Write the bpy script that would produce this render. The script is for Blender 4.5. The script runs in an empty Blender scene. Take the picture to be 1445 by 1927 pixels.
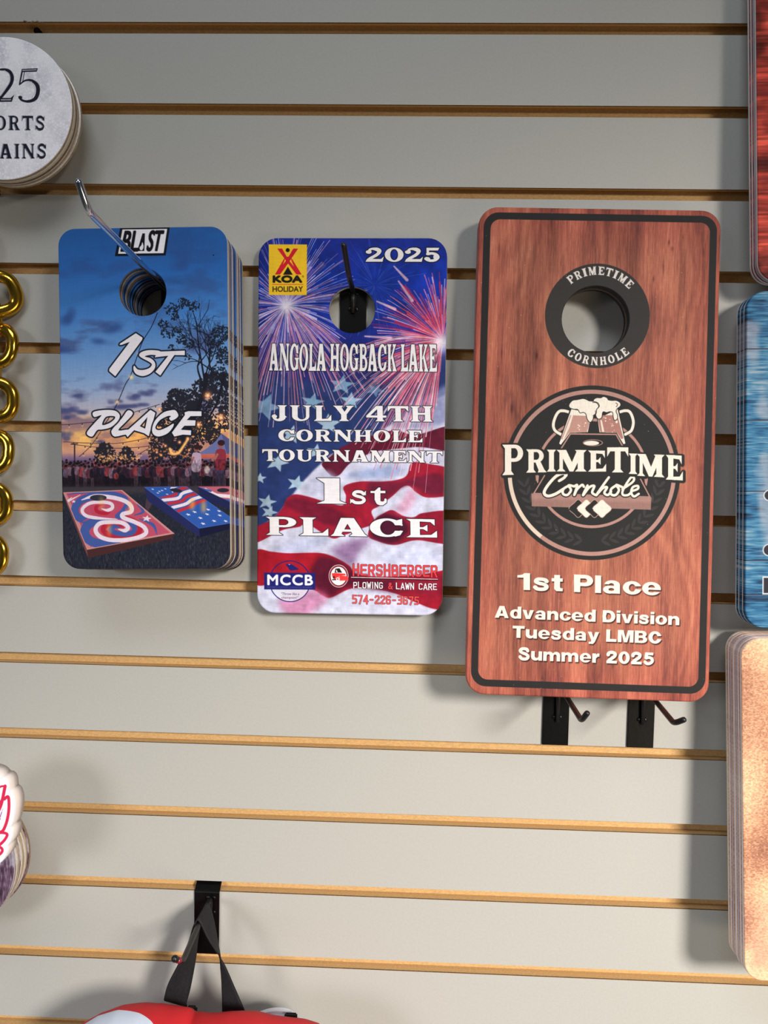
import bpy, bmesh, math, random
import numpy as np
from mathutils import Matrix, Vector

# ------------------------------------------------------------------ camera, world, lights, exposure
scene = bpy.context.scene
FLOOR_Z = -1.86
cd = bpy.data.cameras.new('camera'); cam = bpy.data.objects.new('camera', cd); scene.collection.objects.link(cam)
cd.sensor_fit = 'VERTICAL'; cd.sensor_height = 24; cd.lens = 24*1460.43/1927; cd.clip_start = .02
yaw, pitch, roll = [math.radians(a) for a in (-1.8196, -3.2853, 1.1747)]
fwd = Vector((math.sin(yaw)*math.cos(pitch), math.cos(yaw)*math.cos(pitch), math.sin(pitch)))
rt = Vector((math.cos(yaw), -math.sin(yaw), 0)); up = rt.cross(fwd)
r2 = rt*math.cos(roll)+up*math.sin(roll); u2 = -rt*math.sin(roll)+up*math.cos(roll)
m = Matrix((r2, u2, -fwd)).transposed().to_4x4(); m.translation = (0, -.75392, -.41819)
cam.matrix_world = m; scene.camera = cam

world = bpy.data.worlds.new('shop air'); scene.world = world; world.use_nodes = True
bg = world.node_tree.nodes['Background']; bg.inputs[0].default_value = (.74, .86, 1.0, 1); bg.inputs[1].default_value = .06

def lamp(name, kind, loc, aim, energy, col, **kw):
    d = bpy.data.lights.new(name, kind); d.energy = energy; d.color = col
    for k, v in kw.items(): setattr(d, k, v)
    o = bpy.data.objects.new(name, d); scene.collection.objects.link(o); o.location = loc
    o.rotation_euler = (Vector(aim)-Vector(loc)).to_track_quat('-Z', 'Y').to_euler(); return o
lamp('shop_spotlight', 'SPOT', (1.50, -2.38, .25), (.34, 0, -1.22), 600, (1.0, .955, .89), spot_size=math.radians(50), spot_blend=1.0, shadow_soft_size=.28)
lamp('side_spotlight', 'SPOT', (-1.75, -2.30, -.10), (-.30, 0, -1.35), 150, (.93, .96, 1.0), spot_size=math.radians(52), spot_blend=1.0, shadow_soft_size=.40)
lamp('ceiling_panel_light', 'AREA', (-.3, -1.5, 1.30), (0, 0, .1), 21, (.84, .92, 1.0), shape='RECTANGLE', size=1.2, size_y=.6)
lamp('low_fill_light', 'AREA', (1.5, -1.6, -1.50), (.2, 0, -1.1), 10, (1.0, .82, .58), shape='RECTANGLE', size=1.2, size_y=.6)  # added warm fill standing in for floor bounce on the lower wall, no window
scene.view_settings.view_transform = 'Standard'; scene.view_settings.look = 'None'
scene.view_settings.exposure = 0.0; scene.view_settings.gamma = 1.0; scene.view_settings.use_curve_mapping = False
RES = 4
# ------------------------------------------------------------------ print rasteriser (flat artwork drawn by code)
def homog(src, dst):
    A = []
    for (x, y), (u, v) in zip(src, dst):
        A.append([x, y, 1, 0, 0, 0, -u*x, -u*y, -u]); A.append([0, 0, 0, x, y, 1, -v*x, -v*y, -v])
    return np.linalg.svd(np.array(A, float))[2][-1].reshape(3, 3)

def fill(contours, x0, y0, W, H, sub=4):
    """coverage mask of closed contours (non-zero winding), texture pixels, y down"""
    P0 = np.concatenate([np.asarray(c, float) for c in contours])
    P1 = np.concatenate([np.roll(np.asarray(c, float), -1, 0) for c in contours])
    ax, ay, bx, by = P0[:, 0]-x0, (P0[:, 1]-y0)*sub, P1[:, 0]-x0, (P1[:, 1]-y0)*sub
    sg = np.where(by > ay, 1.0, -1.0)
    lo = np.clip(np.ceil(np.minimum(ay, by)-.5), 0, H*sub).astype(int)
    hi = np.clip(np.ceil(np.maximum(ay, by)-.5), 0, H*sub).astype(int)
    n = np.maximum(hi-lo, 0); k = n > 0
    if not k.any(): return np.zeros((H, W))
    ax, ay, bx, by, sg, lo, n = ax[k], ay[k], bx[k], by[k], sg[k], lo[k], n[k]
    idx = np.repeat(np.arange(len(n)), n)
    row = lo[idx] + np.arange(n.sum()) - np.repeat(np.cumsum(n)-n, n)
    x = ax[idx] + (row+.5-ay[idx])*(bx[idx]-ax[idx])/(by[idx]-ay[idx])
    x = np.clip(x, 0, W); xi = np.floor(x).astype(int); fr = x-xi; s = sg[idx]/sub
    base = (row//sub)*(W+2)
    acc = np.bincount(base+xi, s*(1-fr), H*(W+2)) + np.bincount(base+xi+1, s*fr, H*(W+2))
    return np.clip(np.abs(np.cumsum(acc[:H*(W+2)].reshape(H, W+2), 1)[:, :W]), 0, 1)

def orient(c):
    c = np.asarray(c, float)
    a = np.sum(c[:, 0]*np.roll(c[:, 1], -1)-np.roll(c[:, 0], -1)*c[:, 1])
    return c if a > 0 else c[::-1]

def ell(cx, cy, rx, ry, n=40, a0=0, a1=360):
    t = np.radians(np.linspace(a0, a1, n, endpoint=(a1-a0) < 360))
    return np.stack([cx+rx*np.cos(t), cy+ry*np.sin(t)], 1)

def smooth(pts, n=6, closed=False):
    p = np.asarray(pts, float)
    q = np.concatenate([p[-1:], p, p[:2]]) if closed else np.concatenate([2*p[:1]-p[1:2], p, 2*p[-1:]-p[-2:-1]])
    out = []
    for i in range(1, len(q)-2):
        for t in np.arange(n)/n:
            a, b, c, d = q[i-1:i+3]
            out.append(.5*((2*b)+(-a+c)*t+(2*a-5*b+4*c-d)*t*t+(-a+3*b-3*c+d)*t**3))
    if not closed: out.append(p[-1])
    return np.array(out)

def stroke(pts, w, cap=True):
    """contours of a polyline of width w (number or per-point list)"""
    p = np.asarray(pts, float); w = np.broadcast_to(np.asarray(w, float), (len(p),)); out = []
    for i in range(len(p)-1):
        d = p[i+1]-p[i]; L = math.hypot(*d)
        if L < 1e-9: continue
        nn = np.array([-d[1], d[0]])/L
        out.append(orient([p[i]+nn*w[i]/2, p[i+1]+nn*w[i+1]/2, p[i+1]-nn*w[i+1]/2, p[i]-nn*w[i]/2]))
    for i in range(0 if cap else 1, len(p) if cap else len(p)-1):
        out.append(orient(ell(p[i][0], p[i][1], w[i]/2, w[i]/2, 10)))
    return out

def shift(m, dx, dy):
    o = np.zeros_like(m); H, W = m.shape
    ys, yd = (slice(0, H-dy), slice(dy, H)) if dy >= 0 else (slice(-dy, H), slice(0, H+dy))
    xs, xd = (slice(0, W-dx), slice(dx, W)) if dx >= 0 else (slice(-dx, W), slice(0, W+dx))
    o[yd, xd] = m[ys, xs]; return o

def dilate(m, r):
    if r <= 0: return m
    o = m.copy(); R = int(math.ceil(r))
    for dy in range(-R, R+1):
        for dx in range(-R, R+1):
            d = math.hypot(dx, dy)
            if d == 0 or d >= r+1: continue
            s = shift(m, dx, dy)
            np.maximum(o, s if d <= r else s*(r+1-d), out=o)
    return o

def erode(m, r): return 1-dilate(1-m, r)

def blur(m, r, n=2):
    r = int(r)
    if r < 1: return m
    for _ in range(n):
        for ax in (0, 1):
            pad = [(r+1, r) if a == ax else (0, 0) for a in range(m.ndim)]
            c = np.cumsum(np.pad(m, pad, mode='edge'), ax)
            m = (np.take(c, range(2*r+1, c.shape[ax]), ax)-np.take(c, range(0, c.shape[ax]-2*r-1), ax))/(2*r+1)
    return m

def vnoise(H, W, cy, cx, seed):
    """smooth value noise, cell size cy x cx pixels"""
    g = np.random.RandomState(seed).rand(int(H/cy)+3, int(W/cx)+3)
    y = np.arange(H)/cy; x = np.arange(W)/cx
    yi, xi = y.astype(int), x.astype(int); fy, fx = y-yi, x-xi
    fy, fx = fy*fy*(3-2*fy), fx*fx*(3-2*fx)
    a = g[yi]*(1-fy)[:, None]+g[yi+1]*fy[:, None]
    return a[:, xi]*(1-fx)+a[:, xi+1]*fx

def fbm(H, W, cy, cx, seed, octv=4, gain=.5):
    s = 0; t = 0; a = 1
    for o in range(octv):
        s = s+a*vnoise(H, W, max(cy/2**o, 1), max(cx/2**o, 1), seed+o*17); t += a; a *= gain
    return s/t

def ramp(v, stops):
    xs = [s[0] for s in stops]
    return np.stack([np.interp(v, xs, [s[1][k]/255 for s in stops]) for k in range(3)], -1)

class Canvas:
    """a sheet of printed artwork; src = the four corners of the sheet in the artwork's drawing units"""
    def __init__(s, w, h, res, src, bg=(128, 128, 128)):
        s.W, s.H, s.res = int(round(w*res)), int(round(h*res)), res
        s.a = np.ones((s.H, s.W, 3))*np.array(bg)/255
        s.M = homog(src, [(0, 0), (s.W, 0), (s.W, s.H), (0, s.H)])
        s.k = s.W/abs(src[1][0]-src[0][0])          # texture pixels per drawing unit
        s.Z = (0, 0, 1)
    def zoom(s, ox, oy, k): s.Z = (ox, oy, k); return s
    def T(s, pts):
        p = np.asarray(pts, float); p = np.stack([s.Z[0]+p[:, 0]/s.Z[2], s.Z[1]+p[:, 1]/s.Z[2], np.ones(len(p))], 1)
        q = p@s.M.T; return q[:, :2]/q[:, 2:]
    def bbox(s, cs, m=4):
        q = np.concatenate(cs); lo = np.floor(q.min(0)).astype(int)-m; hi = np.ceil(q.max(0)).astype(int)+m
        x0, y0 = max(lo[0], 0), max(lo[1], 0); x1, y1 = min(hi[0], s.W), min(hi[1], s.H)
        return (x0, y0, x1, y1) if x1 > x0 and y1 > y0 else None
    def mask(s, cs, m=4, same=True, bb=None):
        cs = [s.T(c) for c in cs]
        if same: cs = [orient(c) for c in cs]
        bb = bb or s.bbox(cs, m)
        if bb is None: return None
        return fill(cs, bb[0], bb[1], bb[2]-bb[0], bb[3]-bb[1]), bb
    def put(s, mb, col, al=1.0):
        if mb is None: return
        m, (x0, y0, x1, y1) = mb
        m = (m*al)[..., None]; col = np.asarray(col, float)
        if col.ndim == 1: col = col/255
        elif col.shape[:2] != m.shape[:2]: col = col[y0:y1, x0:x1]
        s.a[y0:y1, x0:x1] = s.a[y0:y1, x0:x1]*(1-m)+col*m
    def poly(s, cs, col, al=1.0, soft=0, grow=0):
        if not isinstance(cs, list) or not hasattr(cs[0][0], '__len__'): cs = [cs]
        mb = s.mask(cs, 4+int(soft*2+grow))
        if mb is None: return
        m = mb[0]
        if grow: m = dilate(m, grow)
        if soft: m = blur(m, soft)
        s.put((m, mb[1]), col, al)
    def line(s, pts, w, col, al=1.0, soft=0): s.poly(stroke(pts, w), col, al, soft)
    def glow(s, x, y, r, col, al=1.0):
        c = s.T([(x, y)])[0]; R = r*s.k/s.Z[2]
        x0, x1, y0, y1 = max(int(c[0]-3*R), 0), min(int(c[0]+3*R)+1, s.W), max(int(c[1]-3*R), 0), min(int(c[1]+3*R)+1, s.H)
        if x1 <= x0 or y1 <= y0: return
        yy, xx = np.mgrid[y0:y1, x0:x1]
        s.put((np.exp(-((xx-c[0])**2+(yy-c[1])**2)/R**2), (x0, y0, x1, y1)), col, al)
    def text(s, items, col, outline=0, oc=(0, 0, 0), bold=0, shadow=None, inline=None, dx=0):
        """items: list of (op, contours) already in drawing units"""
        allc = [s.T(c) for op, cs in items for c in cs]
        bb = s.bbox(allc, 8+int(outline+bold+(max(abs(shadow[0]), abs(shadow[1])) if shadow else 0)))
        if bb is None: return
        m = np.zeros((bb[3]-bb[1], bb[2]-bb[0]))
        for op, cs in items:
            q, _ = s.mask(cs, bb=bb)
            m = np.maximum(m, q) if op > 0 else m*(1-q)
        if bold: m = dilate(m, bold)
        if shadow: s.put((blur(shift(dilate(m, .6), shadow[0], shadow[1]), shadow[2]), bb), shadow[3], shadow[4])
        if outline: s.put((dilate(m, outline), bb), oc)
        s.put((m, bb), col)
        if inline:
            e = erode(m, inline[0]); s.put((np.clip(e-shift(e, inline[1], 0), 0, 1), bb), inline[2])
    def image(s, name, gain=1.0):
        im = bpy.data.images.new(name, s.W, s.H, alpha=False)
        px = np.ones((s.H, s.W, 4), np.float32); px[..., :3] = np.clip(s.a[::-1]*gain, 0, 1)
        im.pixels.foreach_set(px.ravel()); im.update(); im.pack(); return im

# ---- letter shapes
def _stem(x, w=26, sw=48, y0=0, y1=100, t=13):
    return [(x-sw/2, y0), (x+sw/2, y0), (x+w/2, y0+t), (x+w/2, y1-t), (x+sw/2, y1), (x-sw/2, y1), (x-w/2, y1-t), (x-w/2, y0+t)]
def _rc(a, b, c, d): return [(a, b), (c, b), (c, d), (a, d)]
_Pb = [(1, [_stem(26), _rc(30, 43, 54, 100), ell(54, 71.5, 33, 28.5)]), (-1, [_rc(39, 55, 52, 88), ell(52, 71.5, 13, 16.5)])]
_Cb = [(1, [ell(47, 50, 47, 51)]), (-1, [ell(50, 50, 21, 39), _rc(52, 34, 110, 64)]),
       (1, [[(90, 100), (90, 60), (80, 66), (60, 86), (76, 92)], [(60, 12), (84, 36), (92, 34), (84, 10), (70, 2)]])]
SLAB = {
 'A': (104, [(1, [[(30, 100), (66, 100), (95, 13), (104, 0), (52, 0), (61, 13), (58, 24), (34, 24), (31, 13), (41, 0), (0, 0), (9, 13)]]), (-1, [[(39, 37), (57, 37), (48, 68)]])]),
 'B': (90, [(1, [[(0, 0), (12, 13), (12, 87), (0, 100), (52, 100), (52, 0)], ell(50, 75, 32, 25), ell(52, 28, 38, 28)]), (-1, [_rc(38, 60, 50, 88), ell(50, 74, 11, 14), _rc(38, 12, 52, 45), ell(52, 28.5, 14, 16.5)])]),
 'C': (94, _Cb), 'O': (94, [(1, [ell(47, 50, 47, 51)]), (-1, [ell(47, 50, 20, 39)])]),
 'E': (86, [(1, [_stem(26), [(0, 100), (80, 100), (80, 64), (68, 84), (20, 88)], [(0, 0), (86, 0), (86, 38), (70, 15), (20, 12)], [(30, 56), (48, 56), (60, 70), (60, 32), (48, 45), (30, 45)]])]),
 'G': (98, _Cb+[(1, [[(50, 48), (100, 48), (90, 38), (90, 6), (66, 4), (66, 36)]])]),
 'H': (106, [(1, [_stem(25), _stem(81), _rc(30, 44, 76, 57)])]),
 'I': (48, [(1, [_stem(24)])]),
 'J': (74, [(1, [_stem(48, y0=22, t=12), ell(34, 22, 30, 26), ell(14, 28, 14, 13)]), (-1, [ell(27, 34, 10, 22)]), (1, [_rc(35, 20, 61, 60), ell(13, 27, 12, 11)])]),
 'K': (104, [(1, [_stem(25), [(36, 44), (66, 88), (56, 100), (98, 100), (86, 88), (56, 50)], [(42, 56), (60, 62), (92, 12), (104, 0), (56, 0), (64, 12)]])]),
 'L': (82, [(1, [_stem(26), [(0, 0), (82, 0), (82, 42), (66, 16), (20, 12)]])]),
 'M': (126, [(1, [_stem(19, 15, 38), _stem(101, 26, 50), [(0, 100), (40, 100), (64, 44), (86, 100), (114, 100), (70, 0), (54, 0), (14, 88)]])]),
 'N': (108, [(1, [_stem(19, 15, 38), _stem(89, 15, 38), [(0, 100), (40, 100), (97, 12), (97, 0), (78, 0), (12, 90)]])]),
 'P': (88, _Pb), 'R': (102, _Pb+[(1, [[(46, 46), (70, 50), (90, 12), (102, 0), (58, 0), (62, 10)]])]),
 'S': (80, [(1, stroke(smooth([(68, 76), (54, 91), (30, 91), (16, 76), (26, 60), (54, 46), (66, 28), (54, 10), (28, 8), (10, 24)]), 18)+[[(78, 100), (78, 62), (64, 78)], [(2, 0), (2, 38), (16, 20)]])]),
 'T': (94, [(1, [_stem(47, 26, 52), [(0, 100), (94, 100), (94, 62), (80, 84), (14, 84), (0, 62)]])]),
 'U': (104, [(1, [[(0, 100), (50, 100), (39, 87), (39, 28), (13, 28), (13, 87)], [(60, 100), (104, 100), (92, 87), (92, 28), (76, 28), (76, 87)], ell(52.5, 30, 39.5, 32, 40, 180, 360)]), (-1, [ell(57.5, 30, 18.5, 20, 40, 180, 360)])]),
 'Y': (100, [(1, [[(0, 100), (50, 100), (41, 88), (54, 60), (67, 88), (58, 100), (100, 100), (88, 88), (64, 44), (64, 13), (76, 0), (26, 0), (38, 13), (38, 42), (12, 88)]])]),
 '0': (88, [(1, [ell(44, 50, 44, 51)]), (-1, [ell(44, 50, 18, 39)])]),
 '1': (100, [(1, [[(0, 100), (75, 100), (75, 12), (100, 0), (0, 0), (26, 12), (26, 80)]])]),
 '2': (86, [(1, stroke(smooth([(16, 70), (24, 88), (44, 91), (62, 82), (64, 66), (50, 46), (26, 26), (14, 12)]), [14]*7+[14, 15, 16, 17, 18, 20, 22, 24, 24, 24, 24, 24, 23, 22, 21, 20]+[18]*20)+[[(0, 0), (80, 0), (86, 38), (72, 20), (8, 20)], ell(16, 69, 14, 13)])]),
 '4': (92, [(1, [[(46, 100), (76, 100), (76, 38), (92, 38), (92, 24), (76, 24), (76, 12), (86, 0), (40, 0), (50, 12), (50, 24), (0, 24), (0, 36)]]), (-1, [[(50, 38), (50, 78), (20, 38)]])]),
 '5': (80, [(1, [[(12, 100), (72, 100), (66, 80), (24, 80), (24, 52), (12, 50)]]+stroke(smooth([(18, 55), (36, 60), (56, 52), (63, 34), (54, 15), (34, 8), (16, 14)]), 18)+[ell(15, 22, 14, 13), ell(58, 34, 15, 20)])]),
 's': (80, [(1, stroke(smooth([(62, 50), (50, 60), (28, 60), (18, 49), (30, 40), (54, 33), (64, 20), (52, 8), (26, 7), (12, 16)]), 15)+[[(72, 68), (72, 42), (60, 54)], [(2, 0), (2, 28), (14, 14)]])]),
 't': (76, [(1, [[(22, 66), (40, 84), (48, 84), (48, 68), (70, 68), (70, 56), (48, 56), (48, 20), (22, 20), (22, 56), (4, 56), (4, 66)]]+stroke(smooth([(35, 20), (42, 8), (58, 6), (70, 16), (70, 26)]), [22]*6+[20]*6+[14]*6+[10]*7))]),
 ' ': (26, [])}
def run(font, txt, quad, gap=6, sp=None):
    """lay a word out in the quad TL, TR, BR, BL"""
    x = 0; out = []
    for ch in txt:
        w, ops = font[ch] if not (ch == ' ' and sp) else (sp, [])
        out += [(op, [np.asarray(c, float)+[x, 0] for c in cs]) for op, cs in ops]; x += w+gap
    T = x-gap; tl, tr, br, bl = [np.array(q, float) for q in quad]
    f = lambda c: np.stack([c[:, 0]/T, c[:, 1]/100], 1)
    res = []
    # letters are laid one after the other, so subtractive shapes only touch their own letter
    for op, cs in out:
        r = []
        for c in cs:
            u = f(c); a, b = u[:, :1], u[:, 1:]
            r.append((bl*(1-a)+br*a)*(1-b)+(tl*(1-a)+tr*a)*b)
        res.append((op, r))
    return res
_bf = {}
def bfont(txt, quad, slant=0, sx=0):
    """Blender's built-in face, fitted to the quad (baseline to cap height)"""
    def tri(t):
        c = bpy.data.curves.new('lettering', 'FONT'); c.body = t; c.resolution_u = 4; c.space_character = 1+sx
        o = bpy.data.objects.new('lettering', c); bpy.context.scene.collection.objects.link(o)
        dg = bpy.context.evaluated_depsgraph_get(); me = o.evaluated_get(dg).to_mesh()
        me.calc_loop_triangles(); v = np.array([q.co[:2] for q in me.vertices]); r = [v[list(t_.vertices)] for t_ in me.loop_triangles]
        o.evaluated_get(dg).to_mesh_clear(); bpy.data.objects.remove(o); bpy.data.curves.remove(c); return r
    if 'H' not in _bf: _bf['H'] = max(t[:, 1].max() for t in tri('H'))
    ts = tri(txt); allp = np.concatenate(ts); x0, x1 = allp[:, 0].min(), allp[:, 0].max()
    tl, tr, br, bl = [np.array(q, float) for q in quad]; r = []
    for t in ts:
        a = (t[:, :1]-x0)/(x1-x0); b = t[:, 1:]/_bf['H']; a = a+slant*b
        r.append((bl*(1-a)+br*a)*(1-b)+(tl*(1-a)+tr*a)*b)
    return [(1, r)]
def Q(x0, y0, x1, y1, dy=0): return [(x0, y0), (x1, y0+dy), (x1, y1+dy), (x0, y1)]
# angular sign-writer's letters, as strokes on a 60 x 100 body
_TK = {'H': [[(8, 0), (8, 100)], [(52, 0), (52, 100)], [(8, 50), (52, 50)]], 'E': [[(56, 92), (8, 92), (8, 8), (56, 8)], [(8, 50), (48, 50)]],
 'R': [[(8, 0), (8, 92), (44, 92), (52, 82), (52, 58), (44, 46), (8, 46)], [(32, 46), (54, 0)]], 'S': [[(54, 80), (44, 92), (16, 92), (8, 82), (8, 62), (16, 52), (44, 48), (52, 38), (52, 18), (44, 8), (16, 8), (6, 20)]],
 'B': [[(8, 50), (46, 50), (52, 40), (52, 16), (44, 8), (8, 8), (8, 92), (42, 92), (50, 84), (50, 60), (44, 50)]], 'G': [[(54, 78), (44, 92), (16, 92), (8, 82), (8, 18), (16, 8), (44, 8), (52, 18), (52, 46), (32, 46)]],
 'P': [[(8, 0), (8, 92), (44, 92), (52, 82), (52, 54), (44, 44), (8, 44)]], 'L': [[(8, 100), (8, 8), (54, 8)]], 'O': [[(8, 18), (8, 82), (16, 92), (44, 92), (52, 82), (52, 18), (44, 8), (16, 8), (8, 18), (8, 30)]],
 'W': [[(2, 100), (16, 4), (30, 80), (44, 4), (58, 100)]], 'I': [[(30, 0), (30, 100)]], 'N': [[(8, 0), (8, 96), (52, 4), (52, 100)]], 'A': [[(4, 0), (30, 96), (56, 0)], [(14, 30), (46, 30)]],
 'C': [[(54, 78), (44, 92), (16, 92), (8, 82), (8, 18), (16, 8), (44, 8), (54, 22)]], '&': [[(58, 0), (14, 70), (20, 90), (38, 90), (40, 72), (8, 36), (8, 14), (20, 6), (40, 10), (56, 44)]],
 '5': [[(54, 92), (10, 92), (10, 56), (42, 56), (52, 46), (52, 18), (42, 8), (8, 8)]], '7': [[(6, 92), (54, 92), (24, 0)]], '4': [[(44, 0), (44, 96), (6, 30), (58, 30)]],
 '2': [[(8, 76), (16, 92), (44, 92), (52, 82), (52, 64), (8, 14), (8, 8), (56, 8)]], '6': [[(52, 82), (44, 92), (16, 92), (8, 82), (8, 18), (16, 8), (44, 8), (52, 18), (52, 44), (44, 52), (10, 52)]],
 '3': [[(8, 92), (44, 92), (52, 82), (52, 62), (44, 52), (20, 52)], [(44, 52), (52, 42), (52, 18), (44, 8), (6, 8)]], '-': [[(14, 48), (46, 48)]], ' ': []}
TECH = {k: (60 if k not in '-I ' else {'-': 60, 'I': 30, ' ': 44}[k], [(1, [c for s in v for c in stroke([(x-(15 if k == 'I' else 0), y) for x, y in s], 14)])] if v else []) for k, v in _TK.items()}
# broad heavy grotesque
_n = [(1, [_rc(0, 0, 27, 75), ell(51, 45, 32, 31), _rc(55, 0, 83, 46), _rc(27, 20, 55, 60)]), (-1, [_rc(27, -2, 55, 38), ell(41, 38, 14, 16)])]
_o = [(1, [ell(43, 37.5, 43, 39)]), (-1, [ell(43, 37.5, 15, 22)])]
BLACK = {
 '1': (62, [(1, [[(0, 72), (0, 86), (22, 90), (32, 100), (58, 100), (58, 0), (28, 0), (28, 72)]])]),
 's': (76, [(1, stroke(smooth([(64, 52), (54, 64), (24, 66), (14, 54), (24, 44), (52, 36), (62, 22), (50, 9), (20, 9), (8, 22)]), 20, False)+[_rc(30, 30, 46, 48)])]),
 't': (52, [(1, [_rc(12, 18, 39, 94), _rc(0, 56, 51, 75), [(12, 24), (12, 12), (22, 0), (51, 0), (51, 18), (42, 18), (39, 24)]])]),
 'P': (88, [(1, [_rc(0, 0, 29, 100), _rc(0, 35, 52, 100), ell(52, 67.5, 36, 32.5)]), (-1, [_rc(29, 56, 50, 79), ell(50, 67.5, 10, 11.5)])]),
 'l': (28, [(1, [_rc(0, 0, 28, 100)])]), 'i': (28, [(1, [_rc(0, 0, 28, 75), _rc(0, 83, 28, 102)])]),
 'a': (82, [(1, [ell(42, 50, 36, 26)]), (-1, [ell(38, 45, 13, 14), _rc(-2, 34, 30, 52)]), (1, [_rc(50, 0, 78, 50), ell(29, 22, 29, 23), _rc(29, 30, 60, 44), _rc(30, 0, 50, 12)]), (-1, [ell(38, 23, 13, 8)])]),
 'c': (80, _o+[(-1, [[(48, 32), (110, 28), (110, 50), (48, 46)]])]),
 'e': (86, [(1, [ell(43, 37.5, 43, 39)]), (-1, [ell(43, 44, 15, 15), ell(43, 24, 15, 9), [(44, 18), (92, 20), (92, 31), (30, 31)]]), (1, [_rc(22, 31, 85, 43)]), (-1, [_rc(86.5, 20, 99, 60)])]),
 'd': (84, [(1, [ell(40, 37.5, 40, 39), _rc(56, 0, 84, 100)]), (-1, [ell(42, 37.5, 14, 21)])]),
 'n': (83, _n), 'o': (86, _o),
 'm': (130, [(1, [_rc(0, 0, 27, 75), ell(48, 46, 30, 30), ell(99, 46, 30, 30), _rc(51, 0, 78, 46), _rc(102, 0, 129, 46)]), (-1, [_rc(27, -2, 51, 40), ell(39, 40, 12, 14), _rc(78, -2, 102, 40), ell(90, 40, 12, 14)])]),
 'u': (83, [(o, [[(83-x, 75-y) for x, y in c] for c in cs]) for o, cs in _n]),
 'r': (54, [(1, [_rc(0, 0, 28, 75), [(26, 54), (30, 68), (40, 76), (54, 76), (54, 49), (44, 51), (26, 34)]])]),
 'v': (84, [(1, [[(0, 75), (29, 75), (42, 26), (55, 75), (84, 75), (57, 0), (27, 0)]])]),
 'y': (84, [(1, [[(0, 75), (29, 75), (43, 28), (55, 75), (84, 75), (54, -8), (40, -25), (8, -25), (8, -7), (22, -7), (28, 2)]])]),
 'A': (104, [(1, [[(0, 0), (34, 100), (70, 100), (104, 0), (74, 0), (68, 17), (36, 17), (30, 0)]]), (-1, [[(42, 37), (62, 37), (52, 70)]])]),
 'D': (94, [(1, [_rc(0, 0, 46, 100), ell(46, 50, 48, 50)]), (-1, [_rc(29, 22, 44, 78), ell(44, 50, 19, 28)])]),
 'T': (88, [(1, [_rc(0, 77, 88, 100), _rc(29, 0, 59, 100)])]), 'L': (76, [(1, [_rc(0, 0, 29, 100), _rc(0, 0, 76, 23)])]),
 'M': (116, [(1, [[(0, 0), (0, 100), (42, 100), (58, 34), (74, 100), (116, 100), (116, 0), (88, 0), (88, 70), (70, 0), (46, 0), (28, 70), (28, 0)]])]),
 'B': (92, [(1, [_rc(0, 0, 54, 100), ell(54, 73, 33, 27), ell(54, 28.5, 38, 28.5)]), (-1, [_rc(29, 60, 50, 80), ell(50, 70, 9, 10), _rc(29, 19, 52, 41), ell(52, 30, 10, 11)])]),
 'C': (94, [(1, [ell(48, 50, 48, 51)]), (-1, [ell(48, 50, 18, 29), [(54, 40), (120, 36), (120, 66), (54, 60)]])]),
 'S': (88, [(1, stroke(smooth([(72, 70), (62, 88), (30, 90), (14, 77), (24, 61), (60, 46), (74, 28), (60, 10), (28, 10), (10, 30)]), 24, False)+[_rc(34, 42, 52, 60)])]),
 '2': (84, [(1, stroke(smooth([(14, 64), (18, 82), (42, 90), (66, 80), (64, 60), (44, 42), (24, 26), (14, 12)]), 25, False)+[_rc(2, 0, 82, 22)])]),
 '0': (86, [(1, [ell(43, 50, 43, 51)]), (-1, [ell(43, 50, 14, 30)])]),
 '5': (84, [(1, [[(14, 100), (76, 100), (76, 78), (36, 78), (34, 62), (8, 50)], *stroke(smooth([(18, 52), (44, 60), (66, 48), (68, 26), (48, 10), (26, 10), (12, 26)]), 23, False)])]),
 ' ': (34, [])}
# ------------------------------------------------------------------ the printed faces
def star(cx, cy, r, rot=0, sq=1.0, k=.42):
    t = np.radians(np.arange(10)*36-90+rot); rr = np.where(np.arange(10) % 2 == 0, r, r*k)
    return np.stack([cx+rr*np.cos(t), cy+rr*np.sin(t)*sq], 1)

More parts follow.
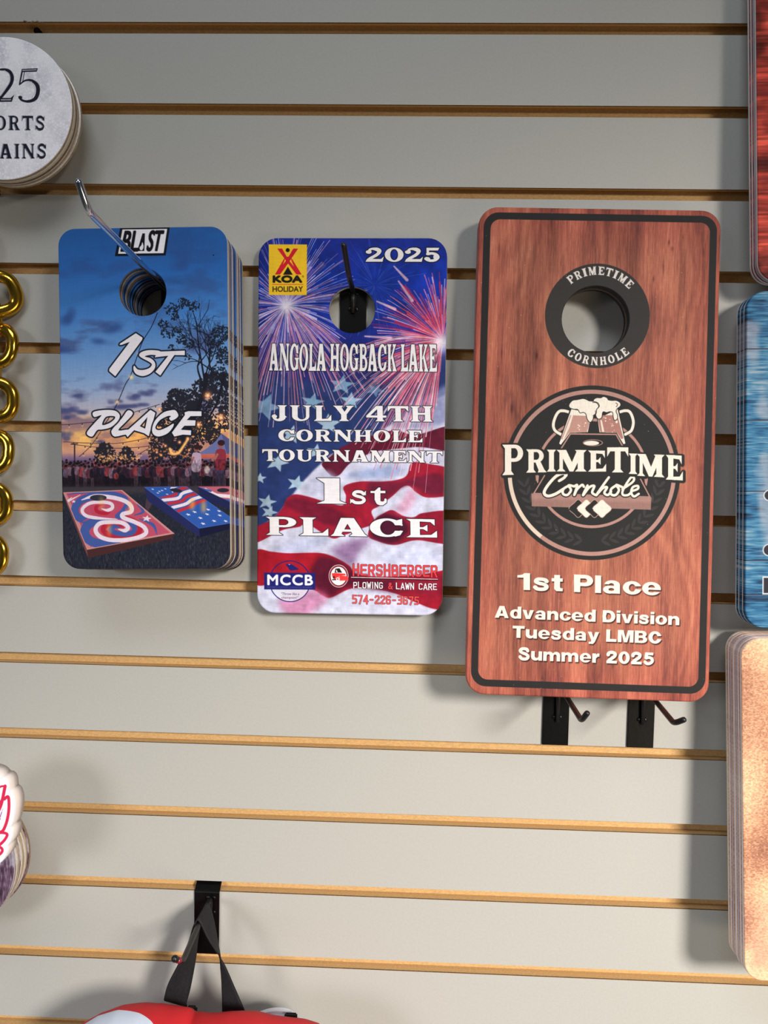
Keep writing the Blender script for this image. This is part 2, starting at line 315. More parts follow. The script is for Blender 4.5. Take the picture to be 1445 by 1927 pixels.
def art_fourth():
    C = Canvas(177.8, 355.6, RES, [(486.4, 447.4), (842.2, 448.5), (826.5, 1157), (483.3, 1153.4)])
    H, W = C.H, C.W; yy, xx = np.mgrid[0:H, 0:W]; v = yy/H; u = xx/W
    C.a = ramp(v+.08*(fbm(H, W, 200, 160, 3)-.5), [(0, (28, 42, 128)), (.1, (20, 48, 150)), (.25, (30, 44, 135)), (.36, (40, 40, 96)), (.45, (38, 52, 96)), (.8, (36, 52, 104)), (1, (40, 50, 100))])
    n = fbm(H, W, 90, 90, 5)[..., None]; C.a = C.a*(.75+.5*n)
    rnd = random.Random(4)
    def burst(cx, cy, N, rmin, rmax, cols, grav, w=3.2, a0=0, a1=360, al=.9):
        for _ in range(N):
            a = math.radians(rnd.uniform(a0, a1)); R = rnd.uniform(rmin, rmax); s0 = rnd.uniform(0, .45)*R
            t = np.linspace(s0, R, 9); x = cx+np.cos(a)*t; y = cy+np.sin(a)*t+grav*(t/100)**2
            k = rnd.choice(cols); q = np.linspace(.4, 1.25, 9)*w*rnd.uniform(.5, 1.3)
            C.poly(stroke(np.stack([x, y], 1), q, False), k, al*rnd.uniform(.5, 1))
    # flag, lower part
    C.zoom(470, 780, 3.705)
    C.poly(smooth([(40, -260), (400, -215), (800, -225), (1400, -330), (1400, 1500), (20, 1500)], closed=False), (38, 54, 104), .85, 6)
    C.poly([(1400, -160), (1080, 20), (820, 170), (560, 290), (440, 400), (330, 520), (200, 700), (40, 820), (40, 1480), (1400, 1480)], (205, 203, 222), .95, 3)
    C.poly(smooth([(1400, -200), (1150, -60), (980, 60), (1100, 110), (1400, 40)], closed=True), (130, 135, 175), .8, 8)
    red, dark = (150, 26, 48), (92, 24, 46)
    def stripe(pts, c=red): C.poly(smooth(pts, 6, True), c, 1, 1)
    stripe([(560, 300), (640, 235), (800, 170), (1000, 120), (1150, 150), (1400, 90), (1400, 255), (1180, 235), (1000, 250), (860, 270), (700, 345), (620, 430), (565, 435), (520, 390), (500, 350)], dark)
    stripe([(650, 510), (760, 475), (900, 475), (1020, 462), (1085, 430), (1120, 345), (1230, 350), (1400, 400), (1400, 550), (1235, 585), (1150, 550), (1100, 505), (1050, 515), (990, 570), (900, 640), (840, 680), (860, 760), (770, 800), (640, 850), (560, 865), (400, 770), (340, 790), (220, 815), (40, 900), (40, 800), (150, 740), (225, 660), (260, 590), (320, 565), (420, 585), (520, 615), (640, 640), (665, 580)])
    C.poly(smooth([(250, 640), (320, 590), (520, 640), (640, 700), (700, 780), (560, 780), (420, 730)], 6, True), (100, 22, 46), .8, 6)
    C.poly(smooth([(820, 480), (1000, 480), (1300, 420), (1340, 540), (1240, 570), (1120, 500), (1010, 540), (880, 640), (820, 600)], 6, True), (90, 26, 50), .75, 6)
    stripe([(1130, 720), (1200, 690), (1400, 690), (1400, 895), (1150, 878), (1000, 912), (880, 885), (815, 845), (860, 740), (930, 690), (985, 672), (1060, 712)], (140, 24, 46))
    C.poly(smooth([(850, 760), (930, 700), (1060, 740), (1090, 820), (980, 900), (850, 860)], 6, True), (56, 18, 40), .85, 7)
    C.poly(smooth([(1040, 620), (1110, 520), (1150, 570), (1110, 650), (1060, 700), (1000, 670)], 6, True), (205, 130, 160), .6, 9)
    C.poly(smooth([(560, 950), (700, 880), (840, 870), (760, 950), (700, 1060), (620, 1000)], 6, True), (120, 80, 125), .75, 12)
    C.poly(smooth([(130, 950), (420, 860), (560, 880), (400, 960)], 6, True), (160, 165, 195), .6, 10)
    C.poly(smooth([(900, 950), (1100, 930), (1300, 960), (1200, 1040), (950, 1040)], 6, True), (190, 195, 222), .7, 12)
    C.poly(smooth([(660, 430), (900, 370), (1080, 370), (1000, 440), (800, 455)], 6, True), (140, 155, 195), .8, 9)
    C.poly(smooth([(380, 500), (520, 400), (620, 470), (600, 560), (420, 560)], 6, True), (170, 170, 195), .7, 9)
    stripe([(40, 960), (150, 962), (260, 972), (400, 968), (505, 972), (600, 1005), (690, 1060), (730, 1110), (900, 1130), (1150, 1120), (1400, 1095), (1400, 1340), (1270, 1350), (1130, 1300), (1000, 1245), (860, 1215), (700, 1212), (560, 1275), (500, 1260), (440, 1225), (300, 1205), (140, 1190), (40, 1178)], (158, 24, 40))
    C.poly(smooth([(480, 1000), (620, 1020), (740, 1110), (900, 1140), (1330, 1130), (1330, 1250), (1000, 1240), (700, 1200), (560, 1270), (470, 1230), (420, 1120)], 6, True), (70, 18, 40), .85, 9)
    C.poly(smooth([(1000, 1150), (1340, 1120), (1340, 1330), (1100, 1270)], 6, True), (140, 24, 44), .8, 9)
    C.poly(smooth([(250, 1240), (440, 1225), (540, 1280), (420, 1380), (280, 1400), (200, 1320)], 6, True), (190, 110, 150), .75, 12)
    # stars
    for x, y, r, ro in [(545, 78, 95, 0), (290, 150, 85, 12), (460, 270, 72, 8), (190, 345, 85, 20), (325, 490, 75, 15), (120, 620, 70, 12), (135, 690, 62, 20), (70, 455, 50, 5)]:
        C.poly([star(x, y, r, ro, .8)], (176, 200, 214), .85, 1)
    C.zoom(470, 430, 3.705)
    for x, y, r, ro, al in [(640, 1100, 95, 8, .7), (105, 1255, 130, 20, .6), (435, 1220, 88, 12, .75), (700, 1210, 82, 5, .9), (870, 1135, 70, 30, .45)]:
        C.poly([star(x, y, r, ro, .75)], (150, 190, 212), al, 1)
    # fireworks
    burst(870, 400, 110, 60, 420, [(70, 110, 200), (90, 120, 215)], 2, 2.2, al=.55)
    burst(255, 545, 330, 120, 460, [(232, 214, 226), (220, 150, 170), (214, 196, 224), (205, 120, 140), (170, 170, 225)], 3.2, 4.2)
    burst(255, 545, 90, 420, 640, [(210, 120, 130), (205, 170, 190)], 7, 4.5, 20, 140)
    burst(255, 545, 60, 400, 620, [(170, 180, 230), (205, 150, 170)], 2, 3.5, -120, -10)
    burst(1340, 790, 330, 150, 560, [(205, 44, 70), (224, 120, 140), (236, 205, 214), (190, 30, 60), (222, 90, 110)], 2.5, 5.5, 95, 290)
    burst(1340, 790, 70, 420, 760, [(214, 110, 128), (230, 190, 200)], 6, 5, 105, 200)
    burst(1330, 830, 60, 300, 760, [(190, 70, 96), (230, 200, 210)], 5, 4.5, 95, 150)
    for x, y, r in [(255, 545, 60), (1335, 800, 70)]: C.glow(x, y, r, (245, 235, 240), .9)
    for a, b in [((1005, 268), (1095, 365)), ((1035, 372), (1130, 510)), ((885, 515), (1010, 570)), ((800, 760), (980, 772))]:
        C.poly(stroke([a, b], [10, 22]), (225, 180, 190), .8, 1)
    C.zoom(0, 0, 1); dn = fbm(H, W, 26, 26, 91, 4); C.a *= (.84+.30*dn)[..., None]; C.zoom(470, 430, 3.705)
    # lettering
    cream, blk = (224, 219, 221), (22, 22, 30)
    o = 2.3*RES/4
    C.text(run(SLAB, '2025', Q(806, 136, 1333, 236, 2), 4), cream, o*1.3, blk)
    C.text(run(SLAB, 'ANGOLA HOGBACK LAKE', [(136, 810), (1298, 817), (1298, 1008), (133, 1000)], 3, 30), cream, o, blk)
    C.text(run(SLAB, 'JULY 4TH', [(152, 1242), (1268, 1248), (1270, 1356), (152, 1350)], 6, 40), cream, o, blk)
    C.zoom(470, 780, 3.705)
    C.text(run(SLAB, 'CORNHOLE', [(198, 114), (1194, 120), (1194, 202), (198, 196)], 6), cream, o, blk)
    C.text(run(SLAB, 'TOURNAMENT', [(86, 252), (1332, 264), (1330, 344), (88, 334)], 5), cream, o, blk)
    C.text(run(SLAB, '1', [(460, 452), (625+50, 452), (675, 630), (460, 628)]), cream, o, blk)
    C.text(run(SLAB, 'st', [(690, 490), (946, 494), (946, 634), (690, 630)], 8), cream, o, blk)
    C.text(run(SLAB, 'PLACE', [(104, 720), (1288, 734), (1290, 860), (106, 846)], 5), cream, o, blk)
    # yellow sign
    C.zoom(470, 430, 3.705)
    C.poly([[(133, 112), (400, 113), (397, 471), (133, 469)]], (232, 186, 40))
    rd = (200, 30, 44)
    C.poly([[(192, 142), (226, 142), (270, 222), (352, 325), (362, 325), (325, 325), (262, 240)], [(338, 142), (304, 142), (258, 222), (176, 325), (212, 325), (272, 240)], [(250, 200), (284, 200), (276, 250), (256, 250)]], rd)
    C.poly([[(250, 205), (283, 205), (330, 325), (362, 325), (295, 215)], [(283, 205), (250, 205), (205, 325), (176, 325), (238, 215)]], rd)
    C.poly([[(266, 262), (238, 326), (296, 326)], [(228, 326), (266, 252), (306, 326)]], (232, 186, 40)); C.poly([[(266, 270), (232, 327), (300, 327)]], (28, 26, 24))
    C.poly([ell(265, 153, 14, 14)], (28, 26, 24))
    C.text(bfont('KOA', Q(164, 336, 362, 379)), (28, 26, 24), bold=2.6)
    C.poly(stroke(ell(371, 339, 5, 5, 14), 2), (28, 26, 24)); C.poly([_rc(158, 393, 374, 397)], (190, 60, 50))
    C.text(bfont('HOLIDAY', Q(160, 410, 370, 446)), (40, 34, 28), bold=.7)
    # round seal with banner
    C.zoom(480, 1030, 8.028); nv = (30, 32, 104)
    ring = stroke(ell(520, 517, 303, 303, 70), 13)
    C.poly([ell(520, 517, 297, 297, 60, 20, 160)], (208, 208, 216), .75)
    C.poly(ring, nv)
    C.poly([[(455, 262), (545, 262), (650, 332), (640, 345), (540, 357), (515, 348)]], nv); C.poly([ell(512, 268, 12, 5)], (190, 190, 220))
    C.poly([_rc(136, 390, 898, 640)], nv); C.poly([_rc(120, 372, 910, 390)], (150, 28, 48), 0)
    C.text(bfont('MCCB', Q(188, 425, 858, 570), sx=.12), (236, 228, 226), bold=1.8)
    C.text(bfont("MOORE'S CUSTOM CORNHOLE BOARDS", Q(180, 592, 850, 622)), (84, 86, 130))
    C.text(bfont('"Throw like a', Q(385, 685, 655, 722), slant=.03), (70, 72, 104)); C.text(bfont('champion!"', Q(392, 742, 640, 775), slant=.03), (70, 72, 104))
    # lorry badge
    C.poly([ell(1245, 435, 147, 170)], (214, 190, 192)); C.poly([ell(1245, 435, 138, 160)], (112, 34, 44)); C.poly([ell(1245, 435, 118, 138)], (234, 226, 222))
    C.poly([[(1145, 395), (1190, 390), (1345, 400), (1350, 425), (1250, 430), (1260, 500), (1180, 480), (1150, 440)]], (222, 52, 54))
    C.poly([[(1185, 385), (1200, 325), (1260, 320), (1300, 385)]], (34, 26, 30)); C.poly([[(1215, 335), (1235, 385), (1205, 370)]], (230, 225, 225))
    C.poly([[(1255, 425), (1385, 440), (1392, 500), (1265, 505)]], (226, 60, 60)); C.poly([_rc(1150, 482, 1240, 498)], (40, 30, 34))
    C.poly([ell(1232, 480, 26, 26)], (232, 226, 224)); C.poly([ell(1232, 480, 13, 13)], (214, 60, 60)); C.poly([ell(1175, 455, 16, 20)], (60, 30, 34))
    C.zoom(600, 1040, 6.021)
    C.text(run(TECH, 'HERSHBERGER', [(368, 132), (1312, 142), (1312, 272), (368, 260)], 12), (222, 62, 66), 1.2, (40, 18, 26))
    C.poly([[(350, 276), (1316, 294), (1316, 300), (350, 283)]], (236, 230, 232)); C.poly([[(360, 284), (1318, 301), (1318, 310), (360, 292)]], (24, 12, 18))
    C.text(run(TECH, 'PLOWING ', Q(375, 330, 745, 402, 3), 12), (232, 228, 230), 1, (40, 16, 24)); C.text(run(TECH, '&', Q(764, 335, 812, 408, 1), 12), (214, 62, 68), 1, (60, 20, 28))
    C.text(run(TECH, 'LAWN CARE', [(850, 338), (1306, 344), (1306, 416), (850, 410)], 12), (232, 228, 230), 1, (40, 16, 24))
    C.text(run(TECH, '574-226-3675', [(362, 474), (1108, 490), (1104, 582), (362, 572)], 12), (218, 82, 78), 1.2, (60, 20, 28))
    # fine brushed weave of the sheet
    C.a *= (.955+.09*(.6*vnoise(H, W, 1.6, 26, 8)+.4*vnoise(H, W, 40, 1.6, 9)))[..., None]
    return C

def art_party():
    C = Canvas(152.4, 304.8, RES, [(109.8, 429.8), (423.8, 425.5), (436.4, 1070.6), (119, 1069.5)])
    H, W = C.H, C.W; yy, xx = np.mgrid[0:H, 0:W]; v = yy/H; u = xx/W
    C.a = ramp(v+.02*(fbm(H, W, 60, 120, 2)-.5), [(0, (36, 86, 150)), (.12, (42, 96, 166)), (.25, (66, 120, 186)), (.36, (98, 140, 192)), (.45, (132, 158, 196)), (.53, (176, 168, 180)), (.57, (236, 178, 128)), (.61, (244, 176, 92)), (.655, (196, 140, 120)), (.67, (120, 96, 130)), (.75, (44, 34, 60)), (1, (22, 26, 40))])
    warm = np.clip(1-abs(v-.60)/.06, 0, 1)*np.clip(1-abs(u-.12)/.35, 0, 1); C.a = C.a*(1-.5*warm[..., None])+.5*warm[..., None]*np.array([255, 214, 120])/255
    n = fbm(H, W, 70, 170, 11, 5); cl = np.clip((n-.54)*7, 0, 1)*np.interp(v, [0, .1, .22, .3, .62, .67], [.25, .35, .45, .75, .75, 0])
    ccol = ramp(v, [(0, (40, 62, 118)), (.4, (72, 84, 130)), (.53, (84, 82, 122)), (.62, (150, 100, 110)), (1, (90, 60, 90))])
    C.a = C.a*(1-cl[..., None])+ccol*cl[..., None]
    rnd = random.Random(9); C.zoom(90, 700, 3.705)
    for x, y, a, b in [(150, 250, 70, 22), (240, 262, 60, 14), (150, 300, 45, 12), (130, 430, 50, 26), (610, 160, 60, 18), (690, 130, 60, 20), (520, 230, 110, 16), (640, 215, 80, 14), (470, 190, 50, 12), (220, 150, 45, 12), (350, 470, 50, 8)]:
        for _ in range(7): C.poly([ell(x+rnd.uniform(-a, a)*.7, y+rnd.uniform(-b, b)*.7, a*.5, b*.7, 16)], (66, 72, 116), .5, 3)
    C.zoom(90, 320, 3.705)
    for x, y, a, b in [(930, 620, 80, 70), (140, 1020, 60, 70), (450, 1090, 90, 40), (130, 1230, 70, 30), (380, 1180, 90, 20)]:
        for _ in range(8): C.poly([ell(x+rnd.uniform(-a, a)*.7, y+rnd.uniform(-b, b)*.7, a*.5, b*.5, 16)], (44, 70, 128), .3, 6)
    # tree
    tk = (24, 26, 40); leaves = []; wood = []
    def branch(x, y, a, L, w, d):
        if d == 0 or L < 8: return
        p = [(x, y)]
        for _ in range(4):
            a += rnd.uniform(-.22, .22); x += math.cos(a)*L/4; y += math.sin(a)*L/4; p.append((x, y))
        wood.extend(stroke(p, np.linspace(w, w*.6, 5), False))
        for _ in range(rnd.choice([2, 2, 3])): branch(x, y, a+rnd.uniform(-.75, .75), L*rnd.uniform(.6, .85), w*.6, d-1)
    def clump(x, y, r, n, s=9):
        for _ in range(n):
            a = rnd.uniform(0, 6.28); q = r*math.sqrt(rnd.random()); px, py = x+math.cos(a)*q, y+math.sin(a)*q*.85; t = rnd.uniform(0, 3.14)
            e = ell(0, 0, s*rnd.uniform(.5, 1.3), s*rnd.uniform(.3, .6), 7); c, d = math.cos(t), math.sin(t)
            leaves.append(np.stack([px+e[:, 0]*c-e[:, 1]*d, py+e[:, 0]*d+e[:, 1]*c], 1))
    for st in [(1075, 1500, -1.75, 150, 16, 6), (1090, 1500, -1.5, 170, 13, 6), (1240, 1500, -2.3, 150, 16, 5), (1060, 1300, -2.2, 110, 8, 5), (1100, 1500, -1.2, 120, 10, 5)]: branch(*st)
    wood.extend(stroke([(1098, 1500), (1050, 1230), (1030, 1050), (1000, 960)], [14, 10, 7, 4])); wood.extend(stroke([(1010, 1190), (930, 1130), (880, 1090), (820, 1080)], [6, 5, 4, 3])); wood.extend(stroke([(1040, 1080), (1110, 960), (1120, 895)], [5, 4, 2]))
    for x, y, r, n in [(860, 960, 50, 60), (935, 920, 45, 55), (1010, 940, 45, 45), (880, 1010, 30, 25), (800, 1060, 35, 40), (835, 1120, 50, 60), (900, 1100, 30, 25), (930, 1170, 40, 50), (980, 1200, 40, 50), (860, 1230, 30, 22), (1200, 1130, 70, 160), (1180, 1240, 70, 120), (1230, 1300, 60, 120), (1180, 1400, 60, 90), (1240, 1450, 60, 120), (970, 1290, 25, 14), (1120, 1180, 40, 40)]: clump(x, y, r, n)
    C.poly(wood, tk); C.poly(leaves, (24, 30, 42), .95); leaves.clear(); wood.clear()
    C.zoom(90, 700, 3.705)
    for x, y, r, n in [(900, 160, 70, 220), (850, 230, 60, 140), (980, 180, 90, 260), (1080, 100, 80, 200), (1180, 60, 90, 260), (1200, 180, 80, 200), (1050, 250, 90, 240), (940, 300, 90, 230), (860, 340, 90, 240), (1080, 380, 90, 230), (1200, 330, 90, 150), (900, 430, 100, 300), (800, 480, 90, 260), (1000, 470, 90, 240), (760, 560, 60, 170), (880, 540, 80, 240), (1000, 560, 60, 150), (1150, 440, 60, 120), (400, 560, 75, 260), (400, 510, 40, 120), (550, 580, 62, 170), (550, 535, 30, 60), (1240, 260, 50, 60)]: clump(x, y, r, n, 11)
    wood.extend(stroke([(1100, 0), (1090, 120), (1010, 330), (930, 470), (890, 600)], [22, 26, 30, 34, 40])); wood.extend(stroke([(1230, 0), (1180, 200), (1060, 420)], [16, 14, 10]))
    C.poly(wood, (26, 22, 34)); C.poly(leaves, (28, 28, 38), .95)
    # string lights
    C.zoom(90, 320, 3.705); C.poly(stroke(smooth([(760, 985), (720, 1080), (660, 1180), (620, 1290), (575, 1420), (540, 1480), (470, 1640), (370, 1800)]), 5), (24, 24, 44)); C.glow(580, 1428, 14, (246, 214, 150)); C.glow(628, 1265, 10, (240, 190, 160), .7); C.glow(484, 1600, 12, (250, 200, 150))
    C.zoom(90, 700, 3.705)
    for p in [[(0, 352), (150, 348), (290, 335), (380, 330)], [(600, 265), (700, 235), (780, 210)], [(110, 470), (300, 480), (480, 482), (650, 455), (740, 430)], [(160, 487), (420, 515), (600, 512), (720, 500)], [(575, 600), (650, 550), (720, 510)], [(370, 400), (300, 500), (220, 575)]]:
        q = smooth(p, 8); C.poly(stroke(q, 3.5), (40, 30, 46))
        for k in range(3, len(q), 5): C.poly([ell(q[k][0], q[k][1]+10, 4, 9, 10)], (50, 34, 40)); C.glow(q[k][0], q[k][1]+16, 6, (255, 220, 150), .7)
    for x, y, r in [(1112, 150, 24), (1205, 303, 22), (1050, 352, 18), (778, 245, 14), (975, 450, 12), (918, 475, 11), (820, 500, 10), (760, 545, 9), (985, 530, 9), (790, 565, 9)]: C.glow(x, y, r, (255, 150, 90), .95); C.glow(x, y, r*.45, (255, 230, 180))
    for _ in range(120): C.glow(rnd.uniform(330, 640), 560+rnd.uniform(0, 60), 5, (255, 180, 110), .9)
    for _ in range(50): C.glow(rnd.uniform(690, 1000), 540+rnd.uniform(-20, 60), 5, (255, 150, 90), .8)
    q = smooth([(850, 520), (870, 555), (910, 550), (940, 510), (975, 455)], 8)
    for k in q: C.glow(k[0], k[1], 8, (255, 190, 110), .9)
    C.poly([_rc(183, 480, 193, 640), _rc(165, 480, 212, 487)], (60, 44, 60))
    C.poly([[(1040, 560), (1110, 520), (1170, 470), (1210, 415), (1300, 480), (1300, 560)]], (98, 104, 150)); C.poly([[(1210, 415), (1250, 560), (1300, 560), (1300, 480)]], (74, 80, 124)); C.poly([_rc(1060, 560, 1300, 590)], (196, 84, 60), .8, 2)
    # crowd
    C.poly([_rc(0, 690, 1300, 790)], (38, 28, 46), .9, 3); C.poly([_rc(0, 620, 1300, 720)], (46, 30, 48), .8, 6)
    for row, (y, s) in enumerate([(610, .8), (625, .95), (640, 1.1)]):
        x = 95+rnd.uniform(0, 20)
        while x < 1290:
            h = y+rnd.uniform(-14, 14); top = rnd.choice([(60, 40, 62), (122, 60, 72), (40, 32, 50), (150, 110, 130), (96, 44, 62), (170, 70, 80), (54, 44, 70), (112, 92, 120)]); leg = rnd.choice([(30, 24, 40), (52, 34, 52), (96, 70, 86)])
            C.poly([[(x-13*s, h+52*s), (x+13*s, h+52*s), (x+10*s, 790), (x+1, 790), (x, h+80*s), (x-3, 790), (x-10*s, 790)]], leg)
            C.poly([smooth([(x-6*s, h+14*s), (x+6*s, h+14*s), (x+17*s, h+24*s), (x+15*s, h+66*s), (x-15*s, h+66*s), (x-17*s, h+24*s)], 3, True)], top)
            C.poly([ell(x, h, 9*s, 12*s, 14)], (126, 82, 84)); C.poly([ell(x-1, h-5*s, 10*s, 9*s, 12)], (34, 22, 30))
            x += rnd.uniform(22, 34)
    for x, h, s, top, leg in [(1037, 545, 2.1, (176, 150, 170), (56, 50, 70)), (1205, 520, 2.3, (130, 44, 58), (70, 60, 90))]:
        C.poly([[(x-17*s, h+60*s), (x+13*s, h+60*s), (x+10*s, h+88*s), (x+8*s, 785), (x, 785), (x-2, h+90*s), (x-6*s, 785), (x-14*s, 785)]], leg); C.poly([smooth([(x-6*s, h+2*s), (x+6*s, h+2*s), (x+16*s, h+12*s), (x+14*s, h+62*s), (x-15*s, h+62*s), (x-15*s, h+12*s)], 4, True)], top)
        C.poly([stroke([(x-8*s, h+16*s), (x-20*s, h+38*s), (x-28*s, h+36*s)], 7*s)[0], stroke([(x-20*s, h+38*s), (x-30*s, h+34*s)], 6*s)[0]], (150, 96, 90)); C.poly([ell(x, h-12*s, 9*s, 12*s)], (130, 84, 80)); C.poly([ell(x+2*s, h-17*s, 11*s, 9*s)], (50, 26, 30))
    C.poly([ell(1112, 670, 20, 26)], (214, 190, 190)); C.poly([ell(478, 712, 18, 24)], (170, 70, 70)); C.poly([stroke([(500, 690), (540, 640)], 7)[0]], (90, 50, 50))
    bb = C.bbox([C.T([(90, 600), (1330, 600), (1330, 792), (90, 792)])], 0); x0, y0, x1, y1 = bb
    nn = .42+.75*fbm(y1-y0, x1-x0, 9, 5, 77, 3); nn *= np.interp(np.arange(y1-y0), [0, 20, (y1-y0)*.5, y1-y0], [1.05, 1.0, .85, .6])[:, None]; C.a[y0:y1, x0:x1] *= nn[..., None]
    # lawn
    C.poly([_rc(0, 786, 1400, 1480)], (34, 36, 48)); g = []
    for _ in range(2600):
        y = 790+rnd.random()**.7*590; x = rnd.uniform(90, 1300); h = 6+(y-790)*.03; g += stroke([(x, y), (x+rnd.uniform(-4, 4), y-h)], 2.2, False)
    C.poly(g[::2], (70, 76, 82), .7); C.poly(g[1::2], (12, 14, 24), .8); C.poly([_rc(90, 786, 1300, 830)], (86, 70, 70), .5, 8)
    # decks on the lawn
    def clipped(q, paint):
        bb = C.bbox([C.T(q)], 3); keep = C.a[bb[1]:bb[3], bb[0]:bb[2]].copy(); whole = C.a.copy(); paint(q)
        m = fill([C.T(q)], bb[0], bb[1], bb[2]-bb[0], bb[3]-bb[1])[..., None]; new = C.a[bb[1]:bb[3], bb[0]:bb[2]]*m+keep*(1-m)
        C.a = whole; C.a[bb[1]:bb[3], bb[0]:bb[2]] = new
    def deck(tl, tr, br, bl, drop, side, paint):
        C.poly([[tl, bl, (bl[0]+8, bl[1]+drop), (tl[0]+30, tl[1]+drop*1.6)]], side); C.poly([[bl, br, (br[0]-20, br[1]+drop*.6), (bl[0]+6, bl[1]+drop)]], tuple(int(k*.6) for k in side))
        clipped([tl, tr, br, bl], paint)
    def swirl(q):
        S = homog([(0, 0), (1, 0), (1, 1), (0, 1)], q)
        f = lambda c: (lambda z: z[:, :2]/z[:, 2:])(np.concatenate([np.asarray(c, float), np.ones((len(c), 1))], 1)@S.T)
        C.poly([f(_rc(0, 0, 1, 1))], (188, 122, 124)); C.poly([f(_rc(.04, .02, .96, .98))], (176, 74, 96))
        Z0 = C.Z; C.zoom(110, 830, 4.313); wht, blu, rdd, pnk = (216, 200, 212), (62, 82, 146), (168, 34, 54), (178, 66, 92)
        for p, w, c in [([(70, 420), (160, 405), (300, 396), (470, 398)], 16, blu), ([(560, 540), (545, 465), (440, 425), (300, 428), (180, 470), (135, 540), (170, 610), (300, 640), (430, 640)], 62, blu), ([(640, 500), (690, 560), (620, 590)], 26, blu), ([(660, 620), (770, 670), (805, 750)], 30, blu), ([(110, 440), (80, 470), (180, 420)], 20, wht),
                        ([(470, 640), (330, 625), (240, 670), (215, 735), (262, 800), (380, 830), (500, 815)], 74, blu), ([(200, 640), (280, 600)], 22, pnk), ([(430, 470), (500, 500), (490, 565), (400, 592), (300, 575), (285, 520), (350, 490)], 44, pnk), ([(440, 520), (400, 570), (320, 560), (310, 520), (360, 505)], 30, rdd),
                        ([(560, 470), (520, 560), (480, 600), (520, 620)], 40, blu), ([(350, 535), (400, 548), (440, 528), (425, 492), (340, 480), (250, 492), (195, 540), (222, 590), (320, 612), (480, 622)], 27, wht),
                        ([(545, 590), (625, 640), (665, 695), (640, 745), (540, 768), (430, 758), (365, 710), (400, 664), (470, 664), (530, 690)], 42, rdd), ([(520, 600), (585, 650), (622, 700), (590, 738), (500, 742), (432, 716), (452, 684), (505, 690)], 40, blu),
                        ([(190, 462), (290, 432), (420, 440), (530, 468), (590, 512), (592, 560), (525, 580), (530, 610), (620, 645), (700, 690), (708, 745), (600, 785), (450, 795), (345, 768), (303, 712), (335, 657), (420, 645), (520, 652), (568, 690), (540, 716), (488, 704)], 34, wht)]:
            q = smooth(p, 7); C.poly(stroke(q, np.minimum(np.minimum(np.arange(len(q))+2, np.arange(len(q))[::-1]+2)*w/10, w)), c)
        C.poly([star(720, 618, 42, 10, .7)], wht); C.poly([star(125, 475, 20, 0, .7)], wht); C.poly([ell(325, 445, 68, 25)], (44, 44, 56)); C.Z = Z0
        for x, y, r in [(375, 900, 22), (575, 930, 22), (430, 1090, 24)]: C.poly([ell(x, y, r*.6, r*2.2)], (255, 190, 90), .4, 6)
        C.poly(stroke(f([(0, 0), (1, 0), (1, 1), (0, 1), (0, 0)]), 12), (196, 138, 132))
    def flagdeck(q, n=0):
        S = homog([(0, 0), (1, 0), (1, 1), (0, 1)], q)
        f = lambda c: (lambda z: z[:, :2]/z[:, 2:])(np.concatenate([np.asarray(c, float), np.ones((len(c), 1))], 1)@S.T)
        C.poly([f(_rc(0, 0, 1, 1))], (44, 82, 158))
        for k in range(6):
            C.poly(stroke(f(smooth([(.95+.05*k, .02+.085*k-.08), (.62+.02*k, .02+.085*k), (.40, .16+.075*k), (.02, .16+.09*k)], 6)), 22), [(222, 206, 214), (176, 44, 60)][k % 2])
        C.poly([f([(0, .66), (.5, .58), (1, .56), (1, 1), (0, 1)])], (44, 82, 158)); C.poly([f([(0, 0), (.55, 0), (.42, .2), (0, .28)])], (44, 82, 158))
        for x, y in [(.15, .70), (.35, .66), (.30, .80), (.55, .74), (.72, .64), (.8, .8), (.5, .9), (.75, .94), (.2, .92), (.93, .7), (.12, .06), (.28, .1), (.12, .16), (.28, .2), (.4, .06), (.2, .12)]: C.poly([f(star(x, y, .055 if y > .5 else .035, 8, .62))], (224, 214, 222))
        C.poly([f(ell(.60, .11, .13, .06))], (34, 36, 48)); C.poly([ell(1010, 910, 16, 45), ell(1090, 930, 16, 45)], (255, 180, 70), .6, 6); C.poly(stroke(f([(0, 0), (1, 0), (1, 1), (0, 1), (0, 0)]), 7), (70, 100, 170))
    def third(q):
        C.poly([q], (176, 90, 104)); C.poly(stroke([(1100, 810), (1180, 850), (1290, 860)], 24), (222, 206, 214)); C.poly(stroke([(1060, 800), (1140, 820)], 14), (60, 88, 158)); C.poly([ell(1225, 815, 42, 15)], (34, 36, 48)); C.poly(stroke([(1150, 870), (1290, 890)], 14), (60, 88, 158))
    C.poly([[(690, 870), (680, 930), (700, 960), (735, 900)]], (70, 52, 64))
    deck((1045, 787), (1400, 787), (1400, 905), (1290, 905), 55, (30, 34, 74), third)
    deck((672, 790), (970, 786), (1330, 1040), (1060, 1085), 62, (34, 38, 84), flagdeck)
    deck((108, 825), (520, 810), (888, 1120), (275, 1232), 60, (112, 62, 66), swirl)
    # lettering
    wh, bk = (220, 214, 220), (16, 20, 34)
    C.zoom(190, 610, 6.881); ol = 4.8*RES/4
